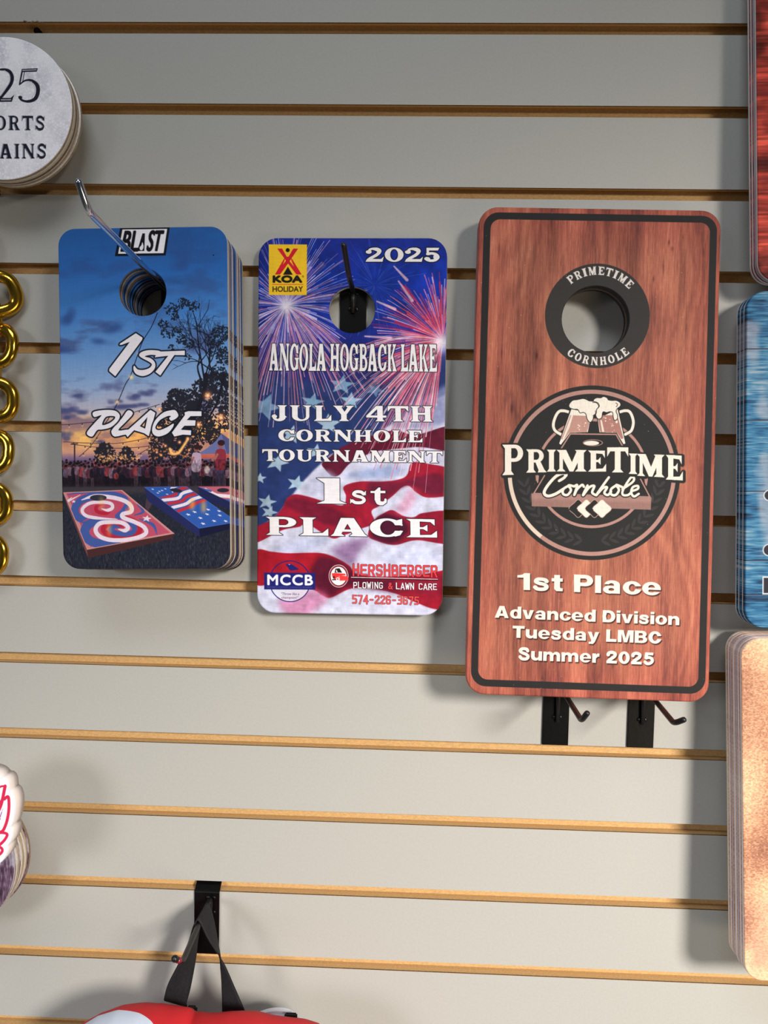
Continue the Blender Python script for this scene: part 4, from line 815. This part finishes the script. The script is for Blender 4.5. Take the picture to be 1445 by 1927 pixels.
obj('torn_fibre', crumbs, mat('torn fibre', (150, 132, 108), .9, noise=.3, nscale=800), panel)
floor = obj('floor', box(-2.5, 2.5, -4.0, .0190, FLOOR_Z-.02, FLOOR_Z), mat('pale shop floor', (150, 146, 140), .5, noise=.1, nscale=6)); tag(floor, None, None, None, 'structure')

# ------------------------------------------------------------------ boards
def frame(TL, BL):
    TL, BL = Vector(TL), Vector(BL); d = (BL-TL); h = d.length; z = -d.normalized(); r = d.cross(Vector((0, 1, 0))).normalized(); y = z.cross(r)
    M = Matrix((r, y, z)).transposed().to_4x4(); M.translation = TL; return M, h
def board_mesh(w, h, t, rc, bev, hole=None, hr=0, disc=False, bore=1, N=9, wrap=0):
    """local frame: x right, z up (0 at the top edge), y into the wall; front face at y=0"""
    def loop(ins):
        if disc: a = np.arange(96)*2*math.pi/96; return [(w/2+(w/2-ins)*math.cos(q), -h/2+(h/2-ins)*math.sin(q)) for q in a]
        pts = []
        for cx, cz, a0 in ((w-rc, -rc, 0), (rc, -rc, 90), (rc, -h+rc, 180), (w-rc, -h+rc, 270)):
            for i in range(N+1):
                a = math.radians(a0+90*i/N); pts.append((cx+(rc-ins)*math.cos(a), cz+(rc-ins)*math.sin(a)))
        return pts
    rings = [(loop(bev), 0), (loop(bev*.45), bev*.12), (loop(bev*.1), bev*.45), (loop(0), bev), (loop(0), bev+(t-bev)*max(wrap, .05)), (loop(0), t-bev*.5), (loop(bev*.5), t)]
    bm = bmesh.new(); uv = bm.loops.layers.uv.new('UVMap'); R = [[bm.verts.new((x, y, z)) for x, z in l] for l, y in rings]
    def f(vs, mi, sm=False):
        q = bm.faces.new(vs); q.material_index = mi; q.smooth = sm; return q
    n = len(R[0])
    for i in range(len(R)-1):
        for j in range(n): f((R[i][j], R[i+1][j], R[i+1][(j+1) % n], R[i][(j+1) % n]), 0 if i < (4 if wrap else 2) else 1, i < 3)
    if hole:
        m_ = 56; H = []
        for rr, y in ((hr+bev*.35, 0), (hr, bev*.35), (hr, t)):
            H.append([bm.verts.new((hole[0]+rr*math.cos(2*math.pi*k/m_), y, hole[1]+rr*math.sin(2*math.pi*k/m_))) for k in range(m_)])
        for i in range(2):
            for k in range(m_): f((H[i][k], H[i][(k+1) % m_], H[i+1][(k+1) % m_], H[i+1][k]), 0 if i == 0 else 1+bore, True)
        for a, b, mi, flip in ((R[0], H[0], 0, 0), (R[-1], H[-1], 2 if False else 1, 1)):
            ea = [bm.edges.get((a[j], a[(j+1) % n])) for j in range(n)]; eb = [bm.edges.get((b[j], b[(j+1) % m_])) for j in range(m_)]
            g = bmesh.ops.triangle_fill(bm, edges=ea+eb, use_beauty=True)
            for q in g['geom']:
                if isinstance(q, bmesh.types.BMFace): q.material_index = mi
    else:
        f(R[0][::-1], 0); f(R[-1], 1)
    bmesh.ops.recalc_face_normals(bm, faces=bm.faces[:])
    for q in bm.faces:
        for l in q.loops: l[uv].uv = (l.vert.co.x/w, 1+l.vert.co.z/h)
    me = bpy.data.meshes.new('board'); bm.to_mesh(me); bm.free(); return me
def stack(name, TL, BL, w, h, t, n, rc, bev, hole, hr, front, edges, labels, cat, group, pitch=None, drop=0, jit=.0006, disc=False, bores=None, seed=0, wrap=0, side=0):
    M, hh = frame(TL, BL); h = h or hh; rr = random.Random(seed); pitch = pitch or t+.0002; meshes = {}
    ax = M.to_3x3()@Vector((0, 1, 0)); out = []
    for k in range(n):
        ei = k % len(edges)
        if ei not in meshes:
            me = board_mesh(w, h, t, rc, bev, hole, hr, disc, wrap=wrap)
            for q in (front, edges[ei], (bores or edges)[ei % len(bores or edges)]): me.materials.append(q)
            meshes[ei] = me
        o = bpy.data.objects.new(name, meshes[ei]); scene.collection.objects.link(o)
        mm = Matrix.Translation(Vector((side*pitch*k, pitch*k, -drop*pitch*k))+(Vector((rr.uniform(-jit, jit), 0, rr.uniform(-jit*.6, jit*.2))) if k else Vector()))@M
        o.matrix_world = mm
        tag(o, labels(k), cat, group); out.append(o)
    return out
ORD = ['frontmost', 'second', 'third', 'fourth', 'fifth', 'sixth', 'seventh', 'eighth', 'ninth', 'tenth', 'eleventh', 'twelfth']
def lab(front, rest, n):
    def f(k):
        if k == 0: return front
        if k == n-1: return 'rearmost board against the wall in '+rest
        return ORD[k]+' board from the front in '+rest
    return f
E_tan = mat('sawn tan board edge', (196, 174, 144), .7, noise=.22, nscale=500, stretch=(1, 1, .05))
E_cream = mat('cream board edge', (226, 216, 200), .6, noise=.12, nscale=400)
E_brown = mat('brown board edge', (150, 122, 94), .7, noise=.25, nscale=500)
E_blue = mat('blue inked board edge', (52, 62, 112), .55, noise=.2, nscale=400)
E_pale = mat('pale lilac board edge', (232, 225, 228), .45, noise=.12, nscale=300, stretch=(1, 1, .1), coat=.2)
E_lilac = mat('lilac board edge', (196, 184, 198), .45, noise=.2, nscale=300, stretch=(1, 1, .1), coat=.2)
E_rose = mat('rose printed board edge', (176, 96, 92), .5, noise=.2, nscale=300, stretch=(1, 1, .1))
E_sky = mat('blue printed board edge', (84, 116, 164), .45, noise=.25, nscale=200, stretch=(1, 1, .3), coat=.2)
E_navy = mat('navy black bore', (26, 30, 48), .45, noise=.3, nscale=300)
E_dark = mat('dark bore', (30, 26, 26), .6, noise=.3, nscale=300)

M_party = printed('party print', art_party()); M_fourth = printed('fireworks print', art_fourth()); M_tavern = printed('timber print', art_tavern(), gain=.93)
M_round = printed('cell pattern print', art_round(), .5); M_blue = printed('blue plank print', art_blue(), gain=.80); M_red = printed('red grain print', art_red(), gain=1.1); M_tan = printed('tan hide print', art_tan(), gain=.93); M_slate = printed('slate print', art_slate())

st = 'the stack on the chrome hook'
stack('cornhole_board', (-.3190, -.0570, -.2112), (-.3110, -.0660, -.5160), .1525, None, .0042, 12, .0155, .0012, (.0760, -.0572), .0212, M_party,
      [E_cream, E_tan, E_brown, E_cream, E_tan, E_blue, E_tan, E_cream, E_brown, E_cream, E_blue, E_tan],
      lab('small cornhole board printed with an evening lawn party and 1ST PLACE, frontmost of its stack', st, 12), 'board', 'evening party boards stacked on the chrome hook', .0043, .14, .0006, seed=3, side=.055,
      bores=[E_brown, E_tan, E_blue, E_tan, E_brown, E_blue, E_dark, E_brown, E_tan, E_dark, E_brown, E_dark])
stack('cornhole_board', (-.1474, -.0120, -.2041), (-.1438, -.0180, -.5605), .1782, None, .0062, 1, .0180, .0016, (.0892, -.0672), .0217, M_fourth, [E_cream],
      lambda k: 'cornhole trophy board printed with fireworks and a striped flag, hung alone in the middle', 'board', None)
n = 4
stack('cornhole_board', (.0579, -.0310, -.1795), (.0549, -.0600, -.6213), .2176, None, .0047, 4, .0175, .0016, (.1078, -.1005), .0303, M_tavern, [E_pale, E_pale, E_pale, E_pale],
      lab('large reddish timber board with two beer mugs in a round black emblem', 'the large timber-print stack resting on two black hooks', 4), 'board', 'large timber print boards resting on two black hooks', .0049, 0, .0005, bores=[E_navy, E_navy, E_brown, E_navy], seed=5, wrap=.45)
stack('cornhole_board', (.2946, -.0300, .0580), (.3063, -.0420, -.2464), .1524, None, .0040, 4, .0170, .0014, (.0762, -.0572), .0212, M_red, [E_pale, E_lilac, E_pale, E_pale],
      lab('red wood-grain board at the top right, frontmost of its stack', 'the red wood-grain stack at the top right', 4), 'board', 'red wood grain boards at the top right', .0042, 0, .0005, seed=6)
stack('cornhole_board', (.3000, -.0340, -.2530), (.3075, -.0460, -.5570), .1524, None, .0072, 3, .0170, .0014, (.0762, -.0572), .0212, M_blue, [E_pale, E_pale, E_pale],
      lab('weathered blue plank-print board at the right edge, frontmost of its stack', 'the blue plank-print stack at the right edge', 3), 'board', 'blue plank print boards at the right edge', .0074, 0, .0005, seed=7, wrap=.62)
stack('cornhole_board', (.3025, -.0500, -.5660), (.3140, -.0650, -.8765), .1550, None, .0042, 8, .0170, .0014, (.0775, -.0572), .0212, M_tan, [E_pale, E_pale, E_lilac, E_pale, E_pale, E_lilac, E_pale, E_cream],
      lab('mottled tan brown board at the lower right, frontmost of its stack', 'the tan brown stack at the lower right', 8), 'board', 'tan brown boards at the lower right', .0044, 0, .0007, seed=8)
D = .0635
stack('award_disc', (-.3765-D, -.0400, -.0995+D), (-.3765-D, -.0405, -.0995-D), 2*D, 2*D, .0040, 5, 0, .0010, None, 0, M_round, [E_tan, E_cream, E_brown, E_tan, E_tan],
      lambda k: ['round pale board lettered 25, frontmost of the round stack at the top left', 'second round board from the front, top left disc stack', 'third round board from the front, top left disc stack', 'fourth round board from the front, top left disc stack', 'rearmost round board of the top left disc stack'][k],
      'award disc', 'round boards stacked at the top left', .0042, 0, .0008, True, seed=9)
stack('wooden_disc', (-.4326-D, -.0450, -.807+D), (-.4326-D, -.0455, -.807-D), 2*D, 2*D, .0038, 8, 0, .0010, None, 0, M_slate, [E_lilac, E_cream, E_tan, E_cream, E_tan, E_cream, E_tan, E_brown],
      lambda k: ('dark purple-brown printed round board behind the white sign' if k == 0 else 'rearmost wooden disc behind the white sign, nearest the wall' if k == 7 else ORD[k]+' wooden disc from the front behind the white sign'),
      'wooden disc', 'wooden discs stacked behind the white sign', .0040, 0, .0008, True, seed=10)

# ------------------------------------------------------------------ hooks
M_black = mat('glossy black powder coat', (7, 7, 7), .3, spec=.28, noise=.2, nscale=300, bump=.25)
M_wire = mat('black coated wire', (14, 14, 15), .38, spec=.45)
M_chrome = mat('bright chrome', (205, 212, 222), .12, 1); M_redt = mat('dark red tape', (120, 26, 44), .35)
def hook(k, x, base, elbow, tip, label, wire=M_wire, plate=M_black, r=.0024, w=.0254, below=.020, zb=None, red=False, group=None):
    e = empty('slatwall_hook', (x, 0, zk[k]-.04), label, 'hook', group); L = e.location
    zt = zk[k]; zb = zb or zk[k+1]+.001
    prof = [(.0070, zt+.0042), (.0088, zt+.0042), (.0088, zt-.0046), (-.0004, zt-GAP-.0014), (-.0004, zb), (-.0022, zb), (-.0022, zt-GAP-.0010), (-.0018, zt-GAP-.0002), (.0070, zt-.0040)]
    vs = [(sx, y, z) for sx in (-w/2, w/2) for y, z in prof]; n = len(prof)
    fs = [tuple(range(n)), tuple(reversed(range(n, 2*n)))]+[(j, j+n, (j+1) % n+n, (j+1) % n) for j in range(n)]
    bm = bmesh.new(); V = [bm.verts.new(Vector(v)-Vector((0, 0, L.z))) for v in vs]
    for q in fs: bm.faces.new([V[i] for i in q])
    bmesh.ops.recalc_face_normals(bm, faces=bm.faces[:])
    bmesh.ops.bevel(bm, geom=[q for q in bm.edges if abs(q.verts[0].co.x-q.verts[1].co.x) < 1e-6 and abs(q.verts[0].co.z+L.z-zb) < .0001 or abs(q.verts[0].co.y-q.verts[1].co.y) > .001 and abs(q.verts[0].co.z+L.z-zb) < .0001], offset=.0004, segments=1, affect='EDGES')
    obj('backplate', bm, plate, e)
    b, el, tp = Vector(base), Vector(elbow), Vector(tip); yb = -.0022-r*.9
    pts = bend([(b.x, yb, b.z-below), (b.x, yb, b.z), el, tp], .006)
    pts = [p-L for p in pts]
    d = (pts[-1]-pts[-2]).normalized()
    P = pts+[pts[-1]+d*r*.5, pts[-1]+d*r*.85]; obj('arm', tube(P, [r*.8]+[r]*(len(pts)-1)+[r*.85, r*.4], 18), wire, e)
    for dz in (-below+.004, -.001 if below > .008 else -.003):
        for s in (-1, 1):
            bm = bmesh.new(); bmesh.ops.create_uvsphere(bm, u_segments=12, v_segments=8, radius=.0022, matrix=Matrix.Translation(Vector((b.x+s*.0030, -.0024, b.z+dz))-L)@Matrix.Diagonal((1, .5, .9, 1)))
            for q in bm.faces: q.smooth = True
            obj('weld', bm, plate, e)
    if red:
        a = pts[-1]-d*.0050; obj('tape_band', tube([a-d*.0024, a+d*.0018], r*1.10, 18), M_redt, e)
        bm = bmesh.new(); bmesh.ops.create_uvsphere(bm, u_segments=20, v_segments=14, radius=r*1.28, matrix=Matrix.Translation(pts[-1]))
        for q in bm.faces: q.smooth = True
        obj('end_cap', bm, wire, e)
    return e
hook(3, -.2305, (-.2305, 0, -.2578), (-.2301, -.203, -.2423), (-.2323, -.214, -.2262), 'long chrome hook slanting out through the evening party board stack', M_chrome, M_black, .0026)
hook(3, -.0574, (-.0574, 0, -.2516), (-.0565, -.072, -.2525), (-.0586, -.101, -.2352), 'short black hook and plate showing through the fireworks board hole')
hook(8, .1484, (.1496, 0, -.6255), (.1497, -.105, -.6281), (.1528, -.1105, -.6198), 'left of the two black hooks under the large timber board', below=.037, group='black hooks under the large timber board')
hook(8, .2310, (.2318, 0, -.6255), (.2268, -.105, -.6279), (.2324, -.1115, -.6225), 'right of the two black hooks under the large timber board', below=.037, group='black hooks under the large timber board')
hook(11, -.1944, (-.1900, 0, -.8530), (-.1880, -.108, -.8512), (-.1925, -.115, -.8440), 'black hook with red-banded tip carrying the bag strap', red=True, below=.020)
hook(0, .3740, (.3740, 0, .0185-.0155), (.3740, -.085, .0185-.0085), (.3740, -.095, .030), 'hidden black hook carrying the red wood-grain stack')
hook(3, .3790, (.3790, 0, -.3020), (.3790, -.095, -.2945), (.3790, -.105, -.275), 'hidden black hook carrying the blue plank stack')
hook(7, .3840, (.3840, 0, -.6150), (.3840, -.115, -.6070), (.3840, -.125, -.588), 'hidden black hook carrying the tan brown stack')
hook(1, -.4050, (-.4050, 0, -.1600), (-.4050, -.060, -.1600), (-.4050, -.070, -.150), 'black hook under the left half of the round boards', below=.004, r=.0022)
hook(11, -.4500, (-.4500, 0, -.8710), (-.4500, -.105, -.8710), (-.4500, -.112, -.860), 'black hook under the white sign and wooden discs', below=.010, r=.0022)

# ------------------------------------------------------------------ white cut-out sign
Cs = Canvas(130, 120, 5, [(-209.6, 1422.7), (59.6, 1431.6), (61.0, 1677.9), (-205.6, 1667.7)], (232, 232, 240))
Cs.zoom(0, 1420, 6.424)
out = [(20, 276), (62, 290), (96, 335), (108, 395), (122, 450), (152, 480), (176, 545), (184, 630), (178, 715), (158, 820), (140, 880), (138, 930), (150, 970), (136, 1035), (108, 1085), (98, 1110), (92, 1170), (62, 1240), (20, 1300), (-60, 1340),
       (-200, 1400), (-420, 1420), (-620, 1330), (-760, 1290), (-880, 1150), (-900, 980), (-1010, 860), (-980, 640), (-880, 520), (-860, 380), (-700, 270), (-540, 260), (-400, 180), (-200, 190), (-80, 260)]
rd = (206, 44, 78)
for p, w in [([(62, 380), (52, 430), (30, 540), (0, 640), (-60, 760)], 30), ([(60, 380), (0, 392), (-80, 470), (-160, 600)], 18), ([(50, 540), (96, 508), (108, 580), (104, 690), (84, 800), (52, 890), (22, 930), (-40, 950)], 28), ([(50, 540), (10, 560), (-60, 660), (-110, 800)], 16),
             ([(-40, 950), (30, 944), (86, 962), (70, 1010), (30, 1060), (-20, 1100), (-80, 1110)], 26), ([(-60, 1110), (10, 1125), (28, 1165), (-10, 1210), (-90, 1240)], 26), ([(-160, 600), (-300, 420), (-480, 420), (-640, 560), (-760, 760), (-700, 1000), (-520, 1160), (-300, 1230), (-90, 1240)], 28), ([(-500, 640), (-380, 560), (-260, 700), (-300, 900), (-480, 980), (-560, 820), (-500, 640)], 26)]:
    Cs.poly(stroke(smooth(p, 6), w*1.25), rd)
Cs.poly(stroke(smooth([(36, 650), (20, 700), (0, 750)], 5), [3]*5+[9]*6), (150, 60, 130)); Cs.poly(stroke(smooth([(16, 700), (0, 780), (-30, 820)], 5), [3]*5+[10]*6), (120, 60, 140))
lobes = [[(20, 276), (62, 286), (98, 330), (112, 392), (116, 446)], [(116, 446), (150, 474), (178, 545), (186, 630), (178, 715), (158, 820), (132, 884)], [(132, 884), (152, 912), (154, 960), (138, 1035), (94, 1112)], [(94, 1112), (98, 1150), (84, 1205), (50, 1262), (14, 1304)], [(14, 1304), (-60, 1350), (-200, 1400), (-420, 1420), (-600, 1340)], [(-600, 1340), (-740, 1320), (-860, 1200), (-880, 1040)], [(-880, 1040), (-980, 960), (-1010, 800), (-960, 640)], [(-960, 640), (-940, 480), (-820, 340), (-680, 300)], [(-680, 300), (-540, 200), (-360, 180), (-240, 220)], [(-240, 220), (-140, 190), (-40, 220), (20, 276)]]
o2 = Cs.T(np.concatenate([smooth(q, 5)[:-1] for q in lobes]))/5/1000            # metres from the sheet's top-left corner
vs = [(x, 0, -z) for x, z in o2]+[(x, .0165, -z) for x, z in o2]; n = len(o2)
bm = bmesh.new(); V = [bm.verts.new(v) for v in vs]; uvl = bm.loops.layers.uv.new('UVMap')
fr = bm.faces.new(V[:n]); bk_ = bm.faces.new(V[n:][::-1])
for i in range(n):
    q = bm.faces.new((V[i], V[n+i], V[n+(i+1) % n], V[(i+1) % n])); q.material_index = 1; q.smooth = i not in ()
bk_.material_index = 1
bmesh.ops.recalc_face_normals(bm, faces=bm.faces[:])
bmesh.ops.bevel(bm, geom=[e for e in bm.edges if all(abs(v.co.y) < 1e-6 for v in e.verts)], offset=.0006, segments=2, affect='EDGES')
for q in bm.faces:
    for l in q.loops: l[uvl].uv = (l.vert.co.x/.130, 1+l.vert.co.z/.120)
bmesh.ops.triangulate(bm, faces=[q for q in bm.faces if len(q.verts) > 8])
sg = obj('cutout_sign', bm, [printed('white sign print', Cs, .3), mat('white sign edge', (226, 214, 208), .4)])
sg.location = (-.46, -.088, -.685); tag(sg, 'thick white scalloped cut-out sign with red brush outlines at the left edge', 'sign')

# ------------------------------------------------------------------ gold chain
M_gold = mat('polished gold plastic', (216, 168, 52), .16, 1, coat=.3)
ch = empty('gold_chain', (-.52, 0, -.10), 'chunky gold chain of big oval links hanging down the left edge', 'chain')
path = [(-.500, -.135), (-.468, -.175), (-.430, -.214), (-.3975, -.2605), (-.3982, -.3092), (-.4005, -.3605), (-.4035, -.4105), (-.4068, -.4610), (-.4110, -.5110)]
Lc = Vector(ch.location)
def link_mesh(rx, rz, r, flat=.62):
    pts = []
    for i in range(44):
        a = 2*math.pi*i/44; c, s = math.cos(a), math.sin(a)
        pts.append((rx*math.copysign(abs(c)**.8, c), 0, rz*math.copysign(abs(s)**.8, s)))
    me = tube(pts, r, 16, closed=True)
    for v in me.vertices: v.co.y *= flat*1.25
    return me
lm = link_mesh(.0166, .0162, .0062); sm_ = link_mesh(.0050, .0150, .0032); lm.materials.append(M_gold); sm_.materials.append(M_gold)
for i, (x, z) in enumerate(path):
    a = math.atan2(path[min(i+1, len(path)-1)][0]-path[max(i-1, 0)][0], -(path[min(i+1, len(path)-1)][1]-path[max(i-1, 0)][1]))
    o = bpy.data.objects.new('link', lm); scene.collection.objects.link(o); o.parent = ch; o.location = Vector((x, -.014, z))-Lc; o.rotation_euler = (math.radians([0, 5, -4, 12, -6, 4, -5, 3, 0][i]), -a, math.radians([0, 10, -8, 22, -10, 8, -6, 5, 0][i]))
    if i < len(path)-1:
        o = bpy.data.objects.new('connecting_link', sm_); scene.collection.objects.link(o); o.parent = ch
        x2, z2 = path[i+1]; o.location = Vector(((x+x2)/2, -.014, (z+z2)/2))-Lc; o.rotation_euler = (0, -math.atan2(x2-x, z-z2), math.radians(90))
hook(1, -.500, (-.500, 0, -.1160), (-.500, -.050, -.1145), (-.500, -.060, -.104), 'black hook carrying the gold chain', below=.012, group=None)

# ------------------------------------------------------------------ bag hanging from its strap
M_web = None
mt, nt, b, L = nodes('black woven webbing'); M_web = mt
b.inputs['Roughness'].default_value = .75; b.inputs['Base Color'].default_value = S((20, 19, 22)); b.inputs['Specular IOR Level'].default_value = .35
uvn = nt.nodes.new('ShaderNodeUVMap'); wv = nt.nodes.new('ShaderNodeTexBrick'); wv.inputs['Scale'].default_value = 1; wv.inputs['Brick Width'].default_value = .0022; wv.inputs['Row Height'].default_value = .0011; wv.inputs['Mortar Size'].default_value = .00022
wv.inputs['Color1'].default_value = S((40, 38, 42)); wv.inputs['Color2'].default_value = S((24, 23, 27)); wv.inputs['Mortar'].default_value = S((8, 8, 10))
L.new(uvn.outputs[0], wv.inputs['Vector']); L.new(wv.outputs['Color'], b.inputs['Base Color']); bp = nt.nodes.new('ShaderNodeBump'); bp.inputs['Distance'].default_value = .0004; L.new(wv.outputs['Fac'], bp.inputs['Height']); bp.invert = True; L.new(bp.outputs[0], b.inputs['Normal'])
bag = empty('striped_bag', (-.190, 0, -.930), 'red and white striped cloth bag hanging by black webbing at the bottom', 'bag')
LB = Vector(bag.location)
secs = [((-0.2221, -0.05, -0.9294), (-0.2014, -0.046, -0.9378)), ((-0.2215, -0.052, -0.9247), (-0.2012, -0.047, -0.9322)), ((-0.2163, -0.055, -0.9085), (-0.1977, -0.046, -0.9175)), ((-0.2039, -0.057, -0.8841), (-0.1939, -0.042, -0.8919)), ((-0.1967, -0.056, -0.8672), (-0.1936, -0.036, -0.878)), ((-0.1930, -0.054, -0.8541), (-0.1918, -0.03, -0.8606)), ((-0.191, -0.052, -0.8495), (-0.1885, -0.026, -0.8482)), ((-0.1888, -0.052, -0.8495), (-0.1858, -0.026, -0.8484)), ((-0.1804, -0.054, -0.8638), (-0.1798, -0.032, -0.8622)), ((-0.1716, -0.055, -0.8762), (-0.1718, -0.043, -0.8847)), ((-0.1694, -0.0525, -0.882), (-0.1694, -0.0495, -0.8834)), ((-0.1673, -0.048, -0.9028), (-0.1631, -0.053, -0.8898)), ((-0.1665, -0.049, -0.9197), (-0.1541, -0.053, -0.91)), ((-0.1665, -0.048, -0.9332), (-0.1461, -0.052, -0.9294)), ((-0.1667, -0.047, -0.9403), (-0.1435, -0.051, -0.9364))]
A = smooth([s[0] for s in secs], 5) if False else None
def sm3(P, n=5):
    P = [Vector(p) for p in P]; Q_ = [2*P[0]-P[1]]+P+[2*P[-1]-P[-2]]; o_ = []
    for i in range(1, len(Q_)-2):
        for k in range(n):
            t = k/n; a, b_, c, d = Q_[i-1:i+3]; o_.append(.5*((2*b_)+(c-a)*t+(2*a-5*b_+4*c-d)*t*t+(3*b_-a-3*c+d)*t**3))
    return o_+[P[-1]]
A, B = sm3([s[0] for s in secs]), sm3([s[1] for s in secs]); W_ = 7
bm = bmesh.new(); uvl = bm.loops.layers.uv.new('UVMap'); grid = []; acc = 0
for i in range(len(A)):
    if i: acc += ((A[i]+B[i])/2-(A[i-1]+B[i-1])/2).length
    grid.append([(bm.verts.new(A[i].lerp(B[i], k/W_)-LB), (acc, .0254*k/W_)) for k in range(W_+1)])
for i in range(len(A)-1):
    for k in range(W_):
        q4 = (grid[i][k], grid[i+1][k], grid[i+1][k+1], grid[i][k+1]); q = bm.faces.new([v for v, _ in q4]); q.smooth = True
        for l, (_, uvv) in zip(q.loops, q4): l[uvl].uv = uvv
strap = obj('strap', bm, M_web, bag); md = strap.modifiers.new('thick', 'SOLIDIFY'); md.thickness = .0014; md.offset = 1

mt, nt, b, L = nodes('red and white bag cloth'); b.inputs['Roughness'].default_value = .62; b.inputs['Sheen Weight'].default_value = 0; b.inputs['Specular IOR Level'].default_value = .3
tc = nt.nodes.new('ShaderNodeTexCoord'); sp = nt.nodes.new('ShaderNodeSeparateXYZ'); L.new(tc.outputs['Object'], sp.inputs[0])
def mth(op, a, c, d=None):
    q = nt.nodes.new('ShaderNodeMath'); q.operation = op
    for i, v in enumerate((a, c, d)):
        if v is None: continue
        if isinstance(v, (int, float)): q.inputs[i].default_value = v
        else: L.new(v, q.inputs[i])
    return q.outputs[0]
def inside(cx, cz, rx, rz):
    a = mth('POWER', mth('DIVIDE', mth('SUBTRACT', sp.outputs[0], cx), rx), 2); c = mth('POWER', mth('DIVIDE', mth('SUBTRACT', sp.outputs[2], cz), rz), 2)
    return mth('LESS_THAN', mth('ADD', a, c), 1)
a_ = mth('POWER', mth('DIVIDE', mth('SUBTRACT', sp.outputs[0], -.085), .076), 2); c_ = mth('POWER', mth('DIVIDE', mth('SUBTRACT', sp.outputs[1], -.140), .053), 2)
white = mth('MAXIMUM', mth('LESS_THAN', mth('ADD', a_, c_), 1), inside(.100, -.170, .060, .070))
mx = nt.nodes.new('ShaderNodeMix'); mx.data_type = 'RGBA'; mx.inputs['A'].default_value = S((196, 34, 40)); mx.inputs['B'].default_value = S((206, 214, 228)); L.new(white, mx.inputs['Factor'])
L.new(mx.outputs['Result'], b.inputs['Base Color'])
wv = nt.nodes.new('ShaderNodeTexWave'); wv.inputs['Scale'].default_value = 420; wv.bands_direction = 'DIAGONAL'; L.new(tc.outputs['Object'], wv.inputs['Vector'])
wv2 = nt.nodes.new('ShaderNodeTexWave'); wv2.inputs['Scale'].default_value = 500; wv2.bands_direction = 'X'; L.new(tc.outputs['Object'], wv2.inputs['Vector'])
bp = nt.nodes.new('ShaderNodeBump'); bp.inputs['Strength'].default_value = .35; bp.inputs['Distance'].default_value = .0003; L.new(mth('ADD', wv.outputs['Fac'], wv2.outputs['Fac']), bp.inputs['Height']); L.new(bp.outputs[0], b.inputs['Normal'])
M_bag = mt
def bag_shell():
    NX, NT = 90, 48; vs, fs = [], []
    xs = np.linspace(-.312, -.052, NX)
    top = lambda x: np.interp(x, [-.312, -.3055, -.291, -.2714, -.2519, -.230, -.2154, -.1984, -.1905, -.1855, -.180, -.1741, -.1524, -.1283, -.0993, -.085, -.0704, -.058, -.052], [-1.00, -.948, -.9293, -.9148, -.907, -.9035, -.9029, -.9056, -.9095, -.9160, -.9125, -.9105, -.9081, -.9075, -.9112, -.914, -.9194, -.945, -1.00])-.0035
    for x in xs:
        e = min((x+.312)/.05, (-.052-x)/.05, 1); e = math.sqrt(max(1-(1-e)**2, 0))
        seam = math.exp(-((x+.1855)/.0075)**2)
        dep = (.014+.072*e)*(1-.30*seam)
        zt = float(top(x)); zb = -1.235-.03*(e); zc = (zt+zb)/2; hz = (zt-zb)/2
        for k in range(NT):
            a = 2*math.pi*k/NT; c, s = math.cos(a), math.sin(a)
            y = -.0560-dep/2-dep/2*math.copysign(abs(c)**.75, c); z = zc+hz*math.copysign(abs(s)**.30, s)
            z += .0018*math.sin(x*120+s*6)*(1-abs(s)**4)
            vs.append((x-LB.x, y-LB.y, z-LB.z))
    for i in range(NX-1):
        for k in range(NT): fs.append((i*NT+k, i*NT+(k+1) % NT, (i+1)*NT+(k+1) % NT, (i+1)*NT+k))
    fs += [tuple(reversed(range(NT))), tuple(range((NX-1)*NT, NX*NT))]
    return mesh(vs, fs, None, True)
sh = obj('cloth_body', bag_shell(), M_bag, bag)
M_wht = mat('white bag lining', (214, 214, 220), .7)
bp_ = [(x, z) for x, z in smooth([(-.270, -.975), (-.262, -.968), (-.230, -.966), (-.190, -.964), (-.155, -.958), (-.1350, -.9480), (-.1200, -.9430), (-.1060, -.9435), (-.0958, -.9500), (-.085, -.958), (-.078, -.975)], 4)]
vs = [(x-LB.x, y-LB.y, z-LB.z) for y in (-.0430, -.0300) for x, z in bp_+[(-.078, -1.24), (-.285, -1.24)]]; n = len(vs)//2
bm = bmesh.new(); V = [bm.verts.new(v) for v in vs]; bm.faces.new(V[:n]); bm.faces.new(V[n:][::-1])
for i in range(n): bm.faces.new((V[i], V[n+i], V[n+(i+1) % n], V[(i+1) % n]))
bmesh.ops.recalc_face_normals(bm, faces=bm.faces[:]); bmesh.ops.bevel(bm, geom=[e for e in bm.edges if abs(e.verts[0].co.y-e.verts[1].co.y) < 1e-6], offset=.004, segments=3, affect='EDGES')
obj('back_panel', bm, M_wht, bag)
obj('side_buckle', box(-.1075-LB.x, -.0955-LB.x, -.049, -.0425, -.9490-LB.z, -.9400-LB.z, .0012), M_web, bag)
obj('strap_anchor', box(-.2020-LB.x, -.1915-LB.x, -.053, -.0430, -.9500-LB.z, -.9360-LB.z, .002), M_web, bag)
